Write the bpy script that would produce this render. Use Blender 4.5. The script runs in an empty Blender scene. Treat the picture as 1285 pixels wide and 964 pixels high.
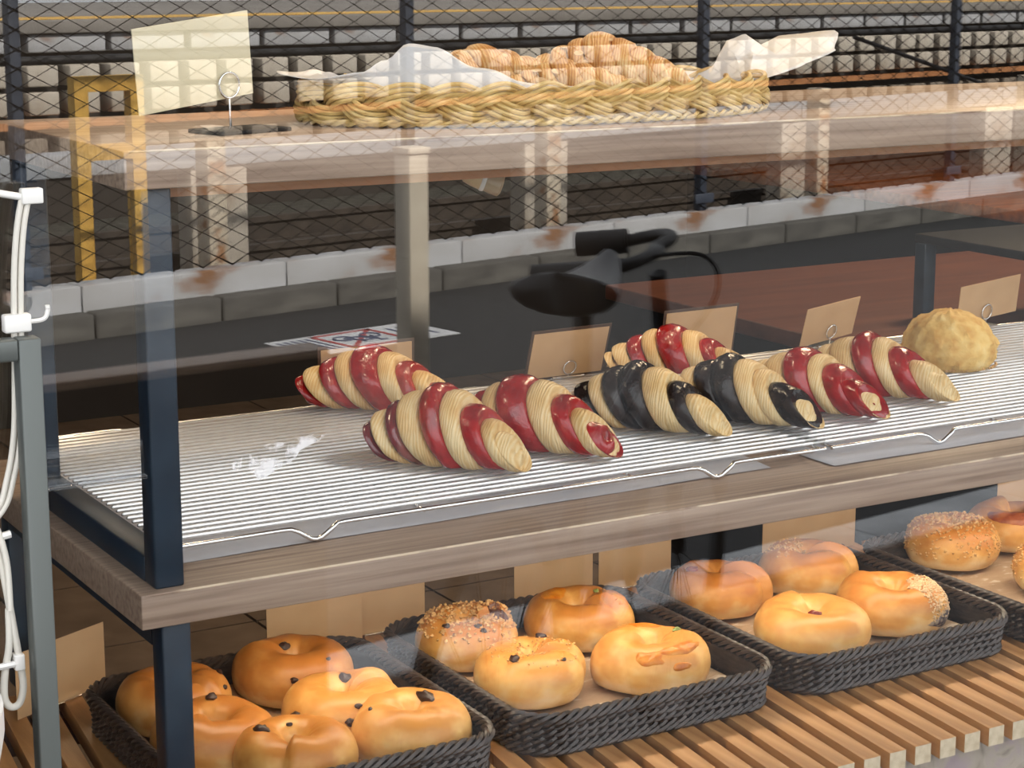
import bpy, math, random
import numpy as np
from mathutils import Vector, noise, Matrix

S = bpy.context.scene
COL = S.collection
random.seed(7)
PI = math.pi

# ------------------------------------------------------------------ camera
CAM = Vector((-0.508, -1.454, 1.438))
YAW, PITCH = math.radians(30.27), math.radians(11.8)
cam_d = bpy.data.cameras.new('camera')
cam = bpy.data.objects.new('camera', cam_d); COL.objects.link(cam)
cam.location = CAM
cam.rotation_euler = (PI / 2 - PITCH, 0, -YAW)
cam_d.sensor_width = 36.0
cam_d.lens = 36.0 * 2500 / 1285
cam_d.clip_start = 0.05
cam_d.clip_end = 200
S.camera = cam

# ------------------------------------------------------------------ sky, sun, shop lamps, added fill lights, exposure
world = bpy.data.worlds.new('sky'); S.world = world
world.use_nodes = True
bg = world.node_tree.nodes['Background']
bg.inputs[0].default_value = (0.93, 0.955, 1.0, 1)
bg.inputs[1].default_value = 3.0
S.view_settings.view_transform = 'Standard'
S.view_settings.look = 'None'
S.view_settings.gamma = 1
S.view_settings.use_curve_mapping = False
S.view_settings.exposure = 0.0

def light(name, kind, loc, energy, color, target=None, size=0.3, **kw):
    d = bpy.data.lights.new(name, kind); d.energy = energy; d.color = color
    if kind == 'AREA':
        d.size = size
    o = bpy.data.objects.new(name, d); COL.objects.link(o); o.location = loc
    if target is not None:
        o.rotation_euler = (Vector(target) - Vector(loc)).to_track_quat('-Z', 'Y').to_euler()
    for k, v in kw.items():
        setattr(d, k, v)
    return o

light('sun', 'SUN', (0, 3, 10), 20.0, (1.0, 0.94, 0.84), (-2.0, -4.6, 3.0), angle=0.02)
for lx in (0.12, 0.62, 1.12):
    light('shop_lamp', 'AREA', (lx, 0.42, 2.45), 5.0, (1.0, 0.76, 0.50), (lx, 0.3, 0.9), 0.16)
    light('under_shelf_lamp', 'AREA', (lx + 0.08, 0.26, 1.255), 0.24, (1.0, 0.78, 0.52), (lx + 0.08, 0.34, 0.95), 0.05)
strip = light('lower_shelf_fill', 'AREA', (0.85, 0.13, 0.917), 3.2, (1.0, 0.84, 0.62), (0.85, 0.12, 0.70), 1.5, shape='RECTANGLE')  # unseen fill strip added under the middle board to brighten the bagels
strip.data.size_y = 0.02
light('room_fill', 'AREA', (2.9, 1.6, 2.6), 55.0, (1.0, 0.74, 0.47), (2.9, 1.9, 0), 0.5)  # unseen fill light, set to brighten the brown counter and cabinet
light('room_fill', 'AREA', (1.0, 3.0, 2.6), 14.0, (1.0, 0.80, 0.58), (1.0, 3.0, 0), 0.5)  # second unseen fill, added to brighten the floor tiles

# ------------------------------------------------------------------ materials
MATS = {}
def mat(name, color=(0.5, 0.5, 0.5), rough=0.5, metal=0.0, ramp=None, scale=(8, 8, 8), detail=4, dist=0.0,
        bump=0.0, bscale=40, coat=0.0, spec=0.5, sss=0.0, grad=None, coords='Object', bdist=0.002, trans=0.0, emis=None):
    """procedural Principled material; ramp = [(pos, colour), ...] over noise; grad = [(z, colour)...] over object Z mixed by noise"""
    if name in MATS:
        return MATS[name]
    m = bpy.data.materials.new(name); m.use_nodes = True
    nt = m.node_tree; N = nt.nodes; L = nt.links
    p = N['Principled BSDF']
    p.inputs['Base Color'].default_value = (*color, 1)
    p.inputs['Roughness'].default_value = rough
    p.inputs['Metallic'].default_value = metal
    p.inputs['Coat Weight'].default_value = coat
    p.inputs['Coat Roughness'].default_value = 0.08
    p.inputs['Specular IOR Level'].default_value = spec
    if sss:
        p.inputs['Subsurface Weight'].default_value = sss
        p.inputs['Subsurface Radius'].default_value = (0.01, 0.006, 0.003)
        p.inputs['Subsurface Scale'].default_value = 0.5
    if trans:
        p.inputs['Transmission Weight'].default_value = trans
    tc = N.new('ShaderNodeTexCoord'); mp = N.new('ShaderNodeMapping')
    L.new(tc.outputs[coords], mp.inputs[0]); mp.inputs['Scale'].default_value = scale
    if ramp:
        nz = N.new('ShaderNodeTexNoise'); nz.inputs['Scale'].default_value = 1.0
        nz.inputs['Detail'].default_value = detail; nz.inputs['Distortion'].default_value = dist
        L.new(mp.outputs[0], nz.inputs[0])
        cr = N.new('ShaderNodeValToRGB')
        set_ramp(cr, ramp)
        src = nz.outputs[0]
        if grad:   # object height shifts the ramp: baked tops, paler flanks
            sx = N.new('ShaderNodeSeparateXYZ'); L.new(tc.outputs[coords], sx.inputs[0])
            mr = N.new('ShaderNodeMapRange'); L.new(sx.outputs[2], mr.inputs[0])
            mr.inputs[1].default_value = grad[0]; mr.inputs[2].default_value = grad[1]
            mr.inputs[3].default_value = grad[2]; mr.inputs[4].default_value = grad[3]
            ad = N.new('ShaderNodeMath'); ad.operation = 'ADD'
            L.new(nz.outputs[0], ad.inputs[0]); L.new(mr.outputs[0], ad.inputs[1]); src = ad.outputs[0]
        L.new(src, cr.inputs[0]); L.new(cr.outputs[0], p.inputs['Base Color'])
    if bump:
        nb = N.new('ShaderNodeTexNoise'); nb.inputs['Scale'].default_value = 1.0 if isinstance(bscale, tuple) else bscale; nb.inputs['Detail'].default_value = 5
        if isinstance(bscale, tuple):
            mp2 = N.new('ShaderNodeMapping'); L.new(tc.outputs[coords], mp2.inputs[0]); mp2.inputs['Scale'].default_value = bscale
            nb.inputs['Scale'].default_value = 1.0; L.new(mp2.outputs[0], nb.inputs[0])
        else:
            L.new(tc.outputs[coords], nb.inputs[0])
        bp = N.new('ShaderNodeBump'); bp.inputs['Strength'].default_value = bump; bp.inputs['Distance'].default_value = bdist
        L.new(nb.outputs[0], bp.inputs['Height']); L.new(bp.outputs[0], p.inputs['Normal'])
    if emis:
        p.inputs['Emission Color'].default_value = (*emis[0], 1); p.inputs['Emission Strength'].default_value = emis[1]
    MATS[name] = m
    return m

def set_ramp(cr, stops):
    e = cr.color_ramp.elements
    while len(e) > 1:
        e.remove(e[-1])
    e[0].position = stops[0][0]; e[0].color = (*stops[0][1], 1)
    for pos, c in stops[1:]:
        q = e.new(pos); q.color = (*c, 1)

def glass_mat(name, ior=1.5, tint=(1, 1, 1), rough=0.0):
    m = bpy.data.materials.new(name); m.use_nodes = True
    nt = m.node_tree; N = nt.nodes; L = nt.links
    N.remove(N['Principled BSDF'])
    t = N.new('ShaderNodeBsdfTransparent'); t.inputs[0].default_value = (*tint, 1)
    g = N.new('ShaderNodeBsdfGlossy'); g.inputs['Roughness'].default_value = rough
    # Schlick reflectance, the same from both faces of the thin pane
    f0 = ((ior - 1) / (ior + 1)) ** 2
    ge = N.new('ShaderNodeNewGeometry'); dt = N.new('ShaderNodeVectorMath'); dt.operation = 'DOT_PRODUCT'
    L.new(ge.outputs['Normal'], dt.inputs[0]); L.new(ge.outputs['Incoming'], dt.inputs[1])
    def mth(op, a, b=None):
        q = N.new('ShaderNodeMath'); q.operation = op
        for i, w in enumerate((a, b)):
            if w is None: continue
            if isinstance(w, float): q.inputs[i].default_value = w
            else: L.new(w, q.inputs[i])
        return q.outputs[0]
    c = mth('SUBTRACT', 1.0, mth('ABSOLUTE', dt.outputs['Value']))
    fr = mth('ADD', mth('MULTIPLY', mth('POWER', c, 5.0), 1.0 - f0), f0)
    mx = N.new('ShaderNodeMixShader')
    L.new(fr, mx.inputs[0]); L.new(t.outputs[0], mx.inputs[1]); L.new(g.outputs[0], mx.inputs[2])
    L.new(mx.outputs[0], N['Material Output'].inputs[0])
    return m

LAMINATE = mat('shelf_laminate', ramp=[(0.3, (0.22, 0.145, 0.105)), (0.5, (0.33, 0.235, 0.175)), (0.7, (0.42, 0.31, 0.235))],
               scale=(5, 160, 160), detail=6, rough=0.42, bump=0.12, bscale=(6, 250, 250), bdist=0.0006)
LAM_EDGE = mat('worn_edge', ramp=[(0.40, (0.33, 0.23, 0.17)), (0.52, (0.72, 0.58, 0.42))], scale=(16, 30, 30), rough=0.6)
BATTEN = mat('batten_wood', ramp=[(0.3, (0.30, 0.12, 0.04)), (0.7, (0.46, 0.2, 0.08))], scale=(4, 90, 90), rough=0.5)
STEEL_BLUE = mat('dark_blue_steel', ramp=[(0.3, (0.012, 0.022, 0.038)), (0.75, (0.024, 0.04, 0.062))], scale=(20, 20, 20), rough=0.42, bump=0.05, bscale=300)
BLACK = mat('matt_black', (0.008, 0.008, 0.010), 0.6, spec=0.3)
CHROME = mat('chrome_wire', (0.82, 0.83, 0.84), 0.22, 1.0)
RODM = mat('white_rod', (0.78, 0.77, 0.75), 0.25, 0.6)
ALU = mat('brushed_alloy', (0.11, 0.12, 0.112), 0.45, 0.5, bump=0.05, bscale=(200, 200, 6))
PAPER = mat('white_paper', ramp=[(0.3, (0.54, 0.535, 0.57)), (0.7, (0.62, 0.615, 0.645))], scale=(2, 40, 2), rough=0.9, spec=0.2)
LINER = mat('tissue_paper', (0.66, 0.65, 0.65), 0.85, spec=0.2, bump=0.25, bscale=60, bdist=0.002)
PARCH = mat('kraft_parchment', ramp=[(0.30, (0.36, 0.25, 0.165)), (0.60, (0.42, 0.30, 0.20)), (0.66, (0.60, 0.50, 0.40))],
            scale=(28, 75, 20), detail=3, dist=1.2, rough=0.75, spec=0.25)
CARD = mat('cream_card', ramp=[(0.3, (0.56, 0.36, 0.19)), (0.7, (0.62, 0.41, 0.225))], scale=(30, 30, 30), rough=0.7)
CARD_PALE = mat('pale_card', ramp=[(0.3, (0.70, 0.62, 0.42)), (0.7, (0.75, 0.67, 0.47))], scale=(30, 30, 30), rough=0.6)
BROWN_EDGE = mat('brown_card_edge', (0.07, 0.035, 0.02), 0.5)
SLATW = mat('slat_wood', ramp=[(0.25, (0.26, 0.105, 0.030)), (0.5, (0.43, 0.205, 0.07)), (0.75, (0.60, 0.33, 0.135))], scale=(70, 5, 70), detail=5, rough=0.5,
            bump=0.15, bscale=(200, 10, 200), bdist=0.0006, coords='Object')
SLAT_END = mat('slat_end_grain', ramp=[(0.3, (0.50, 0.40, 0.27)), (0.7, (0.66, 0.55, 0.40))], scale=(120, 120, 120), rough=0.7)
WICKER = mat('grey_brown_wicker', ramp=[(0.3, (0.030, 0.020, 0.016)), (0.7, (0.066, 0.047, 0.038))], scale=(60, 60, 60), rough=0.38, spec=0.5)
WILLOW = mat('honey_willow', ramp=[(0.25, (0.42, 0.25, 0.075)), (0.5, (0.66, 0.46, 0.175)), (0.75, (0.80, 0.63, 0.31))], scale=(50, 50, 120), rough=0.4)
RED = mat('red_glaze', ramp=[(0.3, (0.22, 0.004, 0.006)), (0.55, (0.36, 0.008, 0.010)), (0.75, (0.45, 0.022, 0.02))], scale=(45, 45, 45), rough=0.22, coat=0.5, bump=0.7, bscale=95, bdist=0.003)
DARKRED = mat('dark_red_glaze', ramp=[(0.3, (0.10, 0.004, 0.008)), (0.7, (0.20, 0.012, 0.016))], scale=(45, 45, 45), rough=0.22, coat=0.7, bump=0.35, bscale=110, bdist=0.0016)
CHOC = mat('chocolate_glaze', ramp=[(0.3, (0.010, 0.006, 0.005)), (0.62, (0.020, 0.012, 0.010)), (0.8, (0.05, 0.03, 0.024))], scale=(45, 45, 45), rough=0.16, coat=0.0, spec=0.35, bump=0.6, bscale=95, bdist=0.003)
SUGAR = mat('sugar_dusted_pastry', ramp=[(0.35, (0.62, 0.42, 0.24)), (0.55, (0.80, 0.74, 0.68))], scale=(90, 90, 90), rough=0.9)
RAISIN = mat('raisin', (0.035, 0.014, 0.009), 0.4, bump=0.4, bscale=200)
RED_BEAN = mat('red_bean', (0.16, 0.022, 0.012), 0.25)
GREEN_SEED = mat('green_seed', (0.20, 0.24, 0.05), 0.4)
BLUE_JAM = mat('dark_berry_patch', ramp=[(0.4, (0.045, 0.03, 0.05)), (0.6, (0.35, 0.27, 0.20))], scale=(160, 160, 160), rough=0.7)
CHEESE = mat('browned_cheese', ramp=[(0.3, (0.44, 0.115, 0.006)), (0.55, (0.58, 0.20, 0.015)), (0.8, (0.70, 0.34, 0.06))], scale=(80, 80, 80), rough=0.4, bump=0.5, bscale=150)
CRUMB = mat('golden_crumb', ramp=[(0.3, (0.46, 0.24, 0.075)), (0.7, (0.68, 0.43, 0.18))], scale=(200, 200, 200), rough=0.65)
CRUMB_PALE = mat('pale_crumb', ramp=[(0.3, (0.60, 0.40, 0.21)), (0.7, (0.74, 0.54, 0.33))], scale=(200, 200, 200), rough=0.75)
MELON = mat('cookie_crust', ramp=[(0.3, (0.66, 0.36, 0.09)), (0.55, (0.82, 0.56, 0.19)), (0.8, (0.88, 0.70, 0.34))], scale=(60, 60, 60), rough=0.7, bump=0.6, bscale=140, bdist=0.003)
ALMOND = mat('almond_flake', (0.62, 0.40, 0.20), 0.5)
def bread(name, a, b, c, h=0.05):
    return mat(name, ramp=[(0.40, c), (0.62, b), (0.86, a), (1.0, a)], scale=(30, 30, 40), detail=6, rough=0.40, spec=0.4,
               grad=(0.004, h, -0.12, 0.36), bump=0.3, bscale=70, bdist=0.002, sss=0.06)
BREAD = bread('baked_crust', (0.48, 0.185, 0.036), (0.68, 0.36, 0.10), (0.82, 0.62, 0.33))
BREAD_DARK = bread('dark_baked_crust', (0.42, 0.150, 0.028), (0.59, 0.27, 0.068), (0.76, 0.51, 0.22))
BREAD_PALE = bread('pale_baked_crust', (0.58, 0.25, 0.055), (0.75, 0.43, 0.14), (0.83, 0.62, 0.34))

def pastry_mat(name, stops):
    m = bpy.data.materials.new(name); m.use_nodes = True
    nt = m.node_tree; N = nt.nodes; L = nt.links; p = N['Principled BSDF']
    tc = N.new('ShaderNodeTexCoord'); w = N.new('ShaderNodeTexWave')
    w.wave_type = 'BANDS'; w.bands_direction = 'X'
    w.inputs['Scale'].default_value = 110; w.inputs['Distortion'].default_value = 14; w.inputs['Detail'].default_value = 3
    w.inputs['Detail Scale'].default_value = 0.6
    mp = N.new('ShaderNodeMapping'); mp.inputs['Scale'].default_value = (1, 0.25, 0.25)
    L.new(tc.outputs['Object'], mp.inputs[0]); L.new(mp.outputs[0], w.inputs[0])
    nz = N.new('ShaderNodeTexNoise'); nz.inputs['Scale'].default_value = 28; L.new(tc.outputs['Object'], nz.inputs[0])
    ad = N.new('ShaderNodeMath'); ad.operation = 'MULTIPLY_ADD'; ad.inputs[1].default_value = 0.22
    L.new(w.outputs['Fac'], ad.inputs[0]); L.new(nz.outputs[0], ad.inputs[2])
    cr = N.new('ShaderNodeValToRGB'); set_ramp(cr, stops)
    L.new(ad.outputs[0], cr.inputs[0]); L.new(cr.outputs[0], p.inputs['Base Color'])
    p.inputs['Roughness'].default_value = 0.45
    bp = N.new('ShaderNodeBump'); bp.inputs['Strength'].default_value = 0.35; bp.inputs['Distance'].default_value = 0.001
    L.new(w.outputs['Fac'], bp.inputs['Height']); L.new(bp.outputs[0], p.inputs['Normal'])
    return m
PASTRY = pastry_mat('layered_pastry', [(0.3, (0.58, 0.32, 0.10)), (0.55, (0.70, 0.46, 0.19)), (0.78, (0.80, 0.62, 0.34))])
GOLDEN = pastry_mat('golden_pastry', [(0.3, (0.34, 0.12, 0.025)), (0.55, (0.54, 0.25, 0.06)), (0.9, (0.76, 0.56, 0.27))])

FLOOR_T = mat('dark_tile', ramp=[(0.3, (0.10, 0.07, 0.05)), (0.7, (0.16, 0.115, 0.085))], scale=(9, 9, 9), spec=0.2, rough=0.7, bump=0.3, bscale=30)
GROUT = mat('dark_grout', (0.004, 0.003, 0.003), 1.0, spec=0.0)
WALLM = mat('dark_wall', ramp=[(0.3, (0.014, 0.011, 0.010)), (0.7, (0.022, 0.018, 0.016))], scale=(3, 3, 3), rough=0.8)
CEILM = mat('ceiling_paint', (0.10, 0.08, 0.07), 0.9)
BROWNW = mat('red_brown_wood', ramp=[(0.3, (0.13, 0.035, 0.010)), (0.7, (0.26, 0.085, 0.026))], scale=(3, 40, 40), rough=0.4, bump=0.06, bscale=(10, 200, 200))
BROWND = mat('deep_brown_wood', ramp=[(0.3, (0.085, 0.028, 0.016)), (0.7, (0.14, 0.050, 0.028))], scale=(3, 30, 30), rough=0.45)
STONE = mat('mottled_stone', ramp=[(0.3, (0.22, 0.18, 0.15)), (0.5, (0.40, 0.34, 0.28)), (0.7, (0.36, 0.28, 0.30))], scale=(30, 30, 30), detail=6, dist=1, rough=0.8)
RENDERED = mat('grey_render', ramp=[(0.3, (0.30, 0.29, 0.28)), (0.7, (0.40, 0.39, 0.37))], scale=(4, 4, 4), rough=0.9)
ASPHALT = mat('asphalt', ramp=[(0.25, (0.008, 0.009, 0.0105)), (0.5, (0.014, 0.015, 0.0165)), (0.68, (0.025, 0.026, 0.028)), (0.8, (0.05, 0.05, 0.053))], scale=(24, 24, 24), detail=8, rough=0.85, bump=0.3, bscale=150)
KERBM = mat('kerb_concrete', ramp=[(0.3, (0.055, 0.053, 0.05)), (0.7, (0.115, 0.11, 0.10))], scale=(5, 5, 20), detail=7, rough=0.9)
BASEC = mat('pale_concrete', ramp=[(0.36, (0.20, 0.10, 0.05)), (0.46, (0.36, 0.36, 0.37)), (0.75, (0.46, 0.47, 0.50))], scale=(2.2, 2.2, 6), detail=6, rough=0.85)
BLOCKM = mat('platform_block', ramp=[(0.30, (0.24, 0.17, 0.115)), (0.45, (0.42, 0.37, 0.31)), (0.75, (0.52, 0.48, 0.42))], scale=(3, 3, 3), detail=6, rough=0.9)
JOINTM = mat('dark_joint', (0.035, 0.028, 0.023), 0.9)
SLABM = mat('platform_slab', ramp=[(0.3, (0.17, 0.155, 0.14)), (0.7, (0.26, 0.24, 0.22))], scale=(2, 2, 2), detail=6, rough=0.9)
YELLOW = mat('yellow_paint', ramp=[(0.3, (0.55, 0.30, 0.05)), (0.7, (0.68, 0.42, 0.09))], scale=(4, 4, 4), rough=0.7)
BALLAST = mat('ballast', ramp=[(0.3, (0.018, 0.016, 0.013)), (0.5, (0.05, 0.047, 0.037)), (0.75, (0.11, 0.105, 0.085))], scale=(14, 14, 14), detail=8, rough=1.0, bump=0.8, bscale=30, bdist=0.03)
RUST = mat('rusty_steel', ramp=[(0.3, (0.022, 0.016, 0.012)), (0.7, (0.060, 0.045, 0.034))], scale=(9, 9, 9), rough=0.8)
FENCEP = mat('blue_grey_post', ramp=[(0.3, (0.028, 0.036, 0.055)), (0.7, (0.055, 0.065, 0.09))], scale=(12, 12, 12), rough=0.5)
WIREM = mat('weathered_wire', (0.010, 0.009, 0.008), 0.9, spec=0.0)
CREAMP = mat('cream_paint', ramp=[(0.34, (0.30, 0.15, 0.07)), (0.45, (0.48, 0.41, 0.32)), (0.8, (0.56, 0.50, 0.41))], scale=(9, 9, 9), detail=6, rough=0.8)
WHITEP = mat('white_plastic', (0.72, 0.70, 0.66), 0.4)
CABLEM = mat('ivory_cable', (0.60, 0.57, 0.50), 0.45)
RUBBER = mat('black_rubber', (0.010, 0.010, 0.012), 0.5)
VINYL = mat('black_vinyl', (0.012, 0.013, 0.017), 0.35)
SIGN_W = mat('sign_white', ramp=[(0.3, (0.40, 0.41, 0.43)), (0.7, (0.52, 0.53, 0.55))], scale=(6, 6, 6), rough=0.7)
SIGN_R = mat('sign_red', (0.30, 0.05, 0.05), 0.7)
SIGN_N = mat('sign_navy', (0.06, 0.07, 0.12), 0.7)
CREAM_PL = mat('cream_plastic', (0.66, 0.48, 0.26), 0.35)
GUTTER = mat('gutter_concrete', ramp=[(0.3, (0.36, 0.37, 0.38)), (0.7, (0.55, 0.56, 0.57))], scale=(5, 5, 5), rough=0.9)
GLASS = glass_mat('shop_glass', 1.82, (0.985, 0.99, 0.985))
ACRYL = glass_mat('clear_acrylic', 1.5, (0.93, 0.94, 0.95), 0.05)

# ------------------------------------------------------------------ mesh helpers
class MB:
    def __init__(self):
        self.v = []; self.f = []; self.m = []; self.n = 0
    def add(self, v, f, mi=0):
        b = self.n
        self.v.extend(map(tuple, v)); self.n += len(v)
        self.f.extend([tuple(i + b for i in q) for q in f]); self.m.extend([mi] * len(f))
        return self
    def box(self, x0, x1, y0, y1, z0, z1, mi=0, M=None, skew=0.0, bev=0.0):
        if bev:
            return self.bevbox(x0, x1, y0, y1, z0, z1, bev, mi, M)
        v = [Vector((x + skew * (y - y0), y, z)) for z in (z0, z1) for y in (y0, y1) for x in (x0, x1)]
        if M is not None:
            v = [M @ q for q in v]
        return self.add(v, [(0, 2, 3, 1), (4, 5, 7, 6), (0, 1, 5, 4), (2, 6, 7, 3), (0, 4, 6, 2), (1, 3, 7, 5)], mi)
    def bevbox(self, x0, x1, y0, y1, z0, z1, b, mi=0, M=None):
        import bmesh
        bm = bmesh.new(); bmesh.ops.create_cube(bm, size=1)
        for q in bm.verts:
            q.co = Vector(((x0 + x1) / 2 + q.co.x * (x1 - x0), (y0 + y1) / 2 + q.co.y * (y1 - y0), (z0 + z1) / 2 + q.co.z * (z1 - z0)))
        bmesh.ops.bevel(bm, geom=bm.edges[:], offset=b, segments=2, profile=0.5, affect='EDGES')
        bm.verts.index_update()
        vs = [q.co.copy() for q in bm.verts]
        if M is not None:
            vs = [M @ q for q in vs]
        self.add(vs, [[q.index for q in f.verts] for f in bm.faces], mi); bm.free()
        return self
    def tube(self, pts, r, sides=8, closed=False, mi=0, caps=True):
        P = np.asarray(pts, float); n = len(P)
        T = (np.roll(P, -1, 0) - np.roll(P, 1, 0)) if closed else np.gradient(P, axis=0)
        T /= np.maximum(np.linalg.norm(T, axis=1, keepdims=True), 1e-9)
        ref = np.array([0, 0, 1.0]) if np.mean(np.abs(T[:, 2])) < 0.8 else np.array([0.0, 1.0, 0])
        A = np.cross(T, ref); A /= np.maximum(np.linalg.norm(A, axis=1, keepdims=True), 1e-9)
        B = np.cross(A, T)
        rr = np.broadcast_to(np.asarray(r, float), (n,))
        a = np.arange(sides) * 2 * PI / sides
        V = P[:, None, :] + rr[:, None, None] * (np.cos(a)[None, :, None] * A[:, None, :] + np.sin(a)[None, :, None] * B[:, None, :])
        F = []
        for i in range(n if closed else n - 1):
            j = (i + 1) % n
            for k in range(sides):
                l = (k + 1) % sides
                F.append((i * sides + k, i * sides + l, j * sides + l, j * sides + k))
        if caps and not closed:
            F.append(tuple(range(sides))[::-1]); F.append(tuple((n - 1) * sides + k for k in range(sides)))
        return self.add(V.reshape(-1, 3), F, mi)
    def lathe(self, prof, seg=32, c=(0, 0, 0), mi=0, M=None):
        V = []; F = []
        for r, z in prof:
            for k in range(seg):
                a = 2 * PI * k / seg; V.append(Vector((c[0] + r * math.cos(a), c[1] + r * math.sin(a), c[2] + z)))
        if M is not None:
            V = [M @ q for q in V]
        for i in range(len(prof) - 1):
            for k in range(seg):
                l = (k + 1) % seg; F.append((i * seg + k, i * seg + l, (i + 1) * seg + l, (i + 1) * seg + k))
        F.append(tuple(range(seg))[::-1]); F.append(tuple((len(prof) - 1) * seg + k for k in range(seg)))
        return self.add(V, F, mi)
    def mesh(self, name, mats, smooth=True):
        me = bpy.data.meshes.new(name); me.from_pydata(self.v, [], self.f)
        for q in (mats if isinstance(mats, (list, tuple)) else [mats]):
            me.materials.append(q)
        me.polygons.foreach_set('material_index', self.m)
        if smooth:
            me.polygons.foreach_set('use_smooth', [True] * len(me.polygons))
            try:
                me.set_sharp_from_angle(angle=math.radians(50))
            except Exception:
                pass
        me.update()
        return me
    def build(self, name, mats, parent=None, smooth=True, loc=None, rot=None, kind=None):
        return obj(name, self.mesh(name, mats, smooth), parent, loc, rot, kind)

def obj(name, me, parent=None, loc=None, rot=None, kind=None):
    o = bpy.data.objects.new(name, me); COL.objects.link(o)
    if parent is not None: o.parent = parent
    if loc is not None: o.location = loc
    if rot is not None: o.rotation_euler = rot
    if kind: o['kind'] = kind
    return o
def tag(o, label, cat, group=None):
    o['label'] = label; o['category'] = cat
    if group: o['group'] = group
    return o
def thing(name, label, cat, loc=(0, 0, 0), rot=(0, 0, 0), group=None):
    o = bpy.data.objects.new(name, None); COL.objects.link(o); o.empty_display_size = 0.05
    o.location = loc; o.rotation_euler = rot
    return tag(o, label, cat, group)
def struct(name, mb, m, parent=None, smooth=False):
    o = mb.build(name, m, parent, smooth)
    if parent is None: o['kind'] = 'structure'
    return o
def copy_tree(o, parent=None):
    c = o.copy(); COL.objects.link(c)
    if parent is not None: c.parent = parent
    for ch in list(o.children): copy_tree(ch, c)
    return c
def nz(p, s, k=0.0):
    return noise.noise(Vector((p[0] * s + k, p[1] * s + k * 1.7, p[2] * s - k)))

GL = -0.17                      # plane of the shop window
# ------------------------------------------------------------------ room shell
RX0, RX1, RY1, RH = -2.2, 5.2, 4.7, 2.8
fl = struct('floor', MB().box(RX0, RX1, GL, RY1, -0.12, -0.012), GROUT)
tile = MB().box(0.004, 0.446, 0.004, 0.446, -0.012, 0.0).mesh('tile', FLOOR_T, False)
for i in range(2, 13):
    for j in range(3, 11):
        obj('tile', tile, fl, (RX0 + 0.45 * i + 0.2, GL + 0.45 * j, 0))
struct('ceiling', MB().box(RX0, RX1, GL, RY1, RH, RH + 0.1), CEILM)
struct('wall_back', MB().box(RX0, RX1, RY1, RY1 + 0.1, -0.1, RH + 0.1), WALLM)
struct('wall_left', MB().box(RX0 - 0.1, RX0, GL, RY1 + 0.1, -0.1, RH + 0.1), WALLM)
struct('wall_right', MB().box(RX1, RX1 + 0.1, GL, RY1 + 0.1, -0.1, RH + 0.1), WALLM)
wf = struct('wall_front', MB().box(RX0 - 0.1, RX1 + 0.1, GL - 0.08, GL + 0.04, 2.25, RH + 0.7)
            .box(RX0 - 0.1, RX1 + 0.1, GL - 0.004, GL + 0.03, -0.1, 0.42)
            .box(RX0 - 0.1, -1.2, GL - 0.08, GL + 0.04, 0.42, 2.25).box(3.6, RX1 + 0.1, GL - 0.08, GL + 0.04, 0.42, 2.25), RENDERED)
struct('roof', MB().box(RX0 - 0.2, RX1 + 0.2, GL - 0.2, RY1 + 0.2, RH + 0.7, RH + 0.85), RENDERED)
struct('sky_shade_1', MB().box(RX0, RX1, GL - 0.75, GL - 0.08, 2.42, 2.50), RENDERED)          # unseen slab added above the window to cut the sky light
struct('window_1', MB().box(-1.2, 3.6, GL, GL + 0.005, 0.42, 2.25), GLASS)

# ------------------------------------------------------------------ the display unit: steel frames and two shelves
Z1, Z2, ZS = 0.950, 1.302, 0.726
unit = thing('display_shelf', 'dark steel display stand with two brown laminate shelf boards', 'shelf', (0, 0, 0))
def board(name, z0, z1, d):
    b = MB().bevbox(0, 1.75, 0, d, z0, z1, 0.0012).build(name, LAMINATE, unit)
    MB().tube([(0.004, 0.0006, z1 - 0.0009), (1.745, 0.0006, z1 - 0.0009)], 0.0011, 6).build('worn_edge', LAM_EDGE, b)['label'] = 'pale chipped front edge of the board'
    return b
board('shelf_board', Z1 - 0.029, Z1, 0.5)['label'] = 'middle board carrying the wire racks'
board('shelf_board', Z2 - 0.030, Z2, 0.36)['label'] = 'top board carrying the braided basket'
MB().box(0.045, 1.72, 0.045, 0.07, Z2 - 0.042, Z2 - 0.030).build('batten', BATTEN, unit, False)['label'] = 'orange-brown batten under the top board'
PX = (0.0155, 0.0405)
for x0, x1 in (PX, (1.70, 1.725)):
    for y0, y1 in ((0.009, 0.034), (0.325, 0.350)):
        MB().bevbox(x0, x1, y0, y1, Z1, Z2 - 0.030, 0.0022).build('post', STEEL_BLUE, unit)
    for y0, y1 in ((0.009, 0.034), (0.44, 0.465)):
        MB().bevbox(x0 + 0.004, x1 + 0.004, y0, y1, ZS, Z1 - 0.029, 0.0022).build('leg', STEEL_BLUE, unit)
    bar = MB().bevbox(x0, x1, 0.034, 0.325, Z1, Z1 + 0.022, 0.0015).build('side_bar', STEEL_BLUE, unit)
    MB().lathe([(0.0028, 0), (0.0028, 0.0004)], 12, (x0 + 0.015, 0.065, Z1 + 0.022)).build('screw_hole', BLACK, bar)
    MB().box(x0 + 0.004, x1 + 0.004, 0.034, 0.44, Z1 - 0.054, Z1 - 0.029).build('side_bar', STEEL_BLUE, unit, False)

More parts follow.
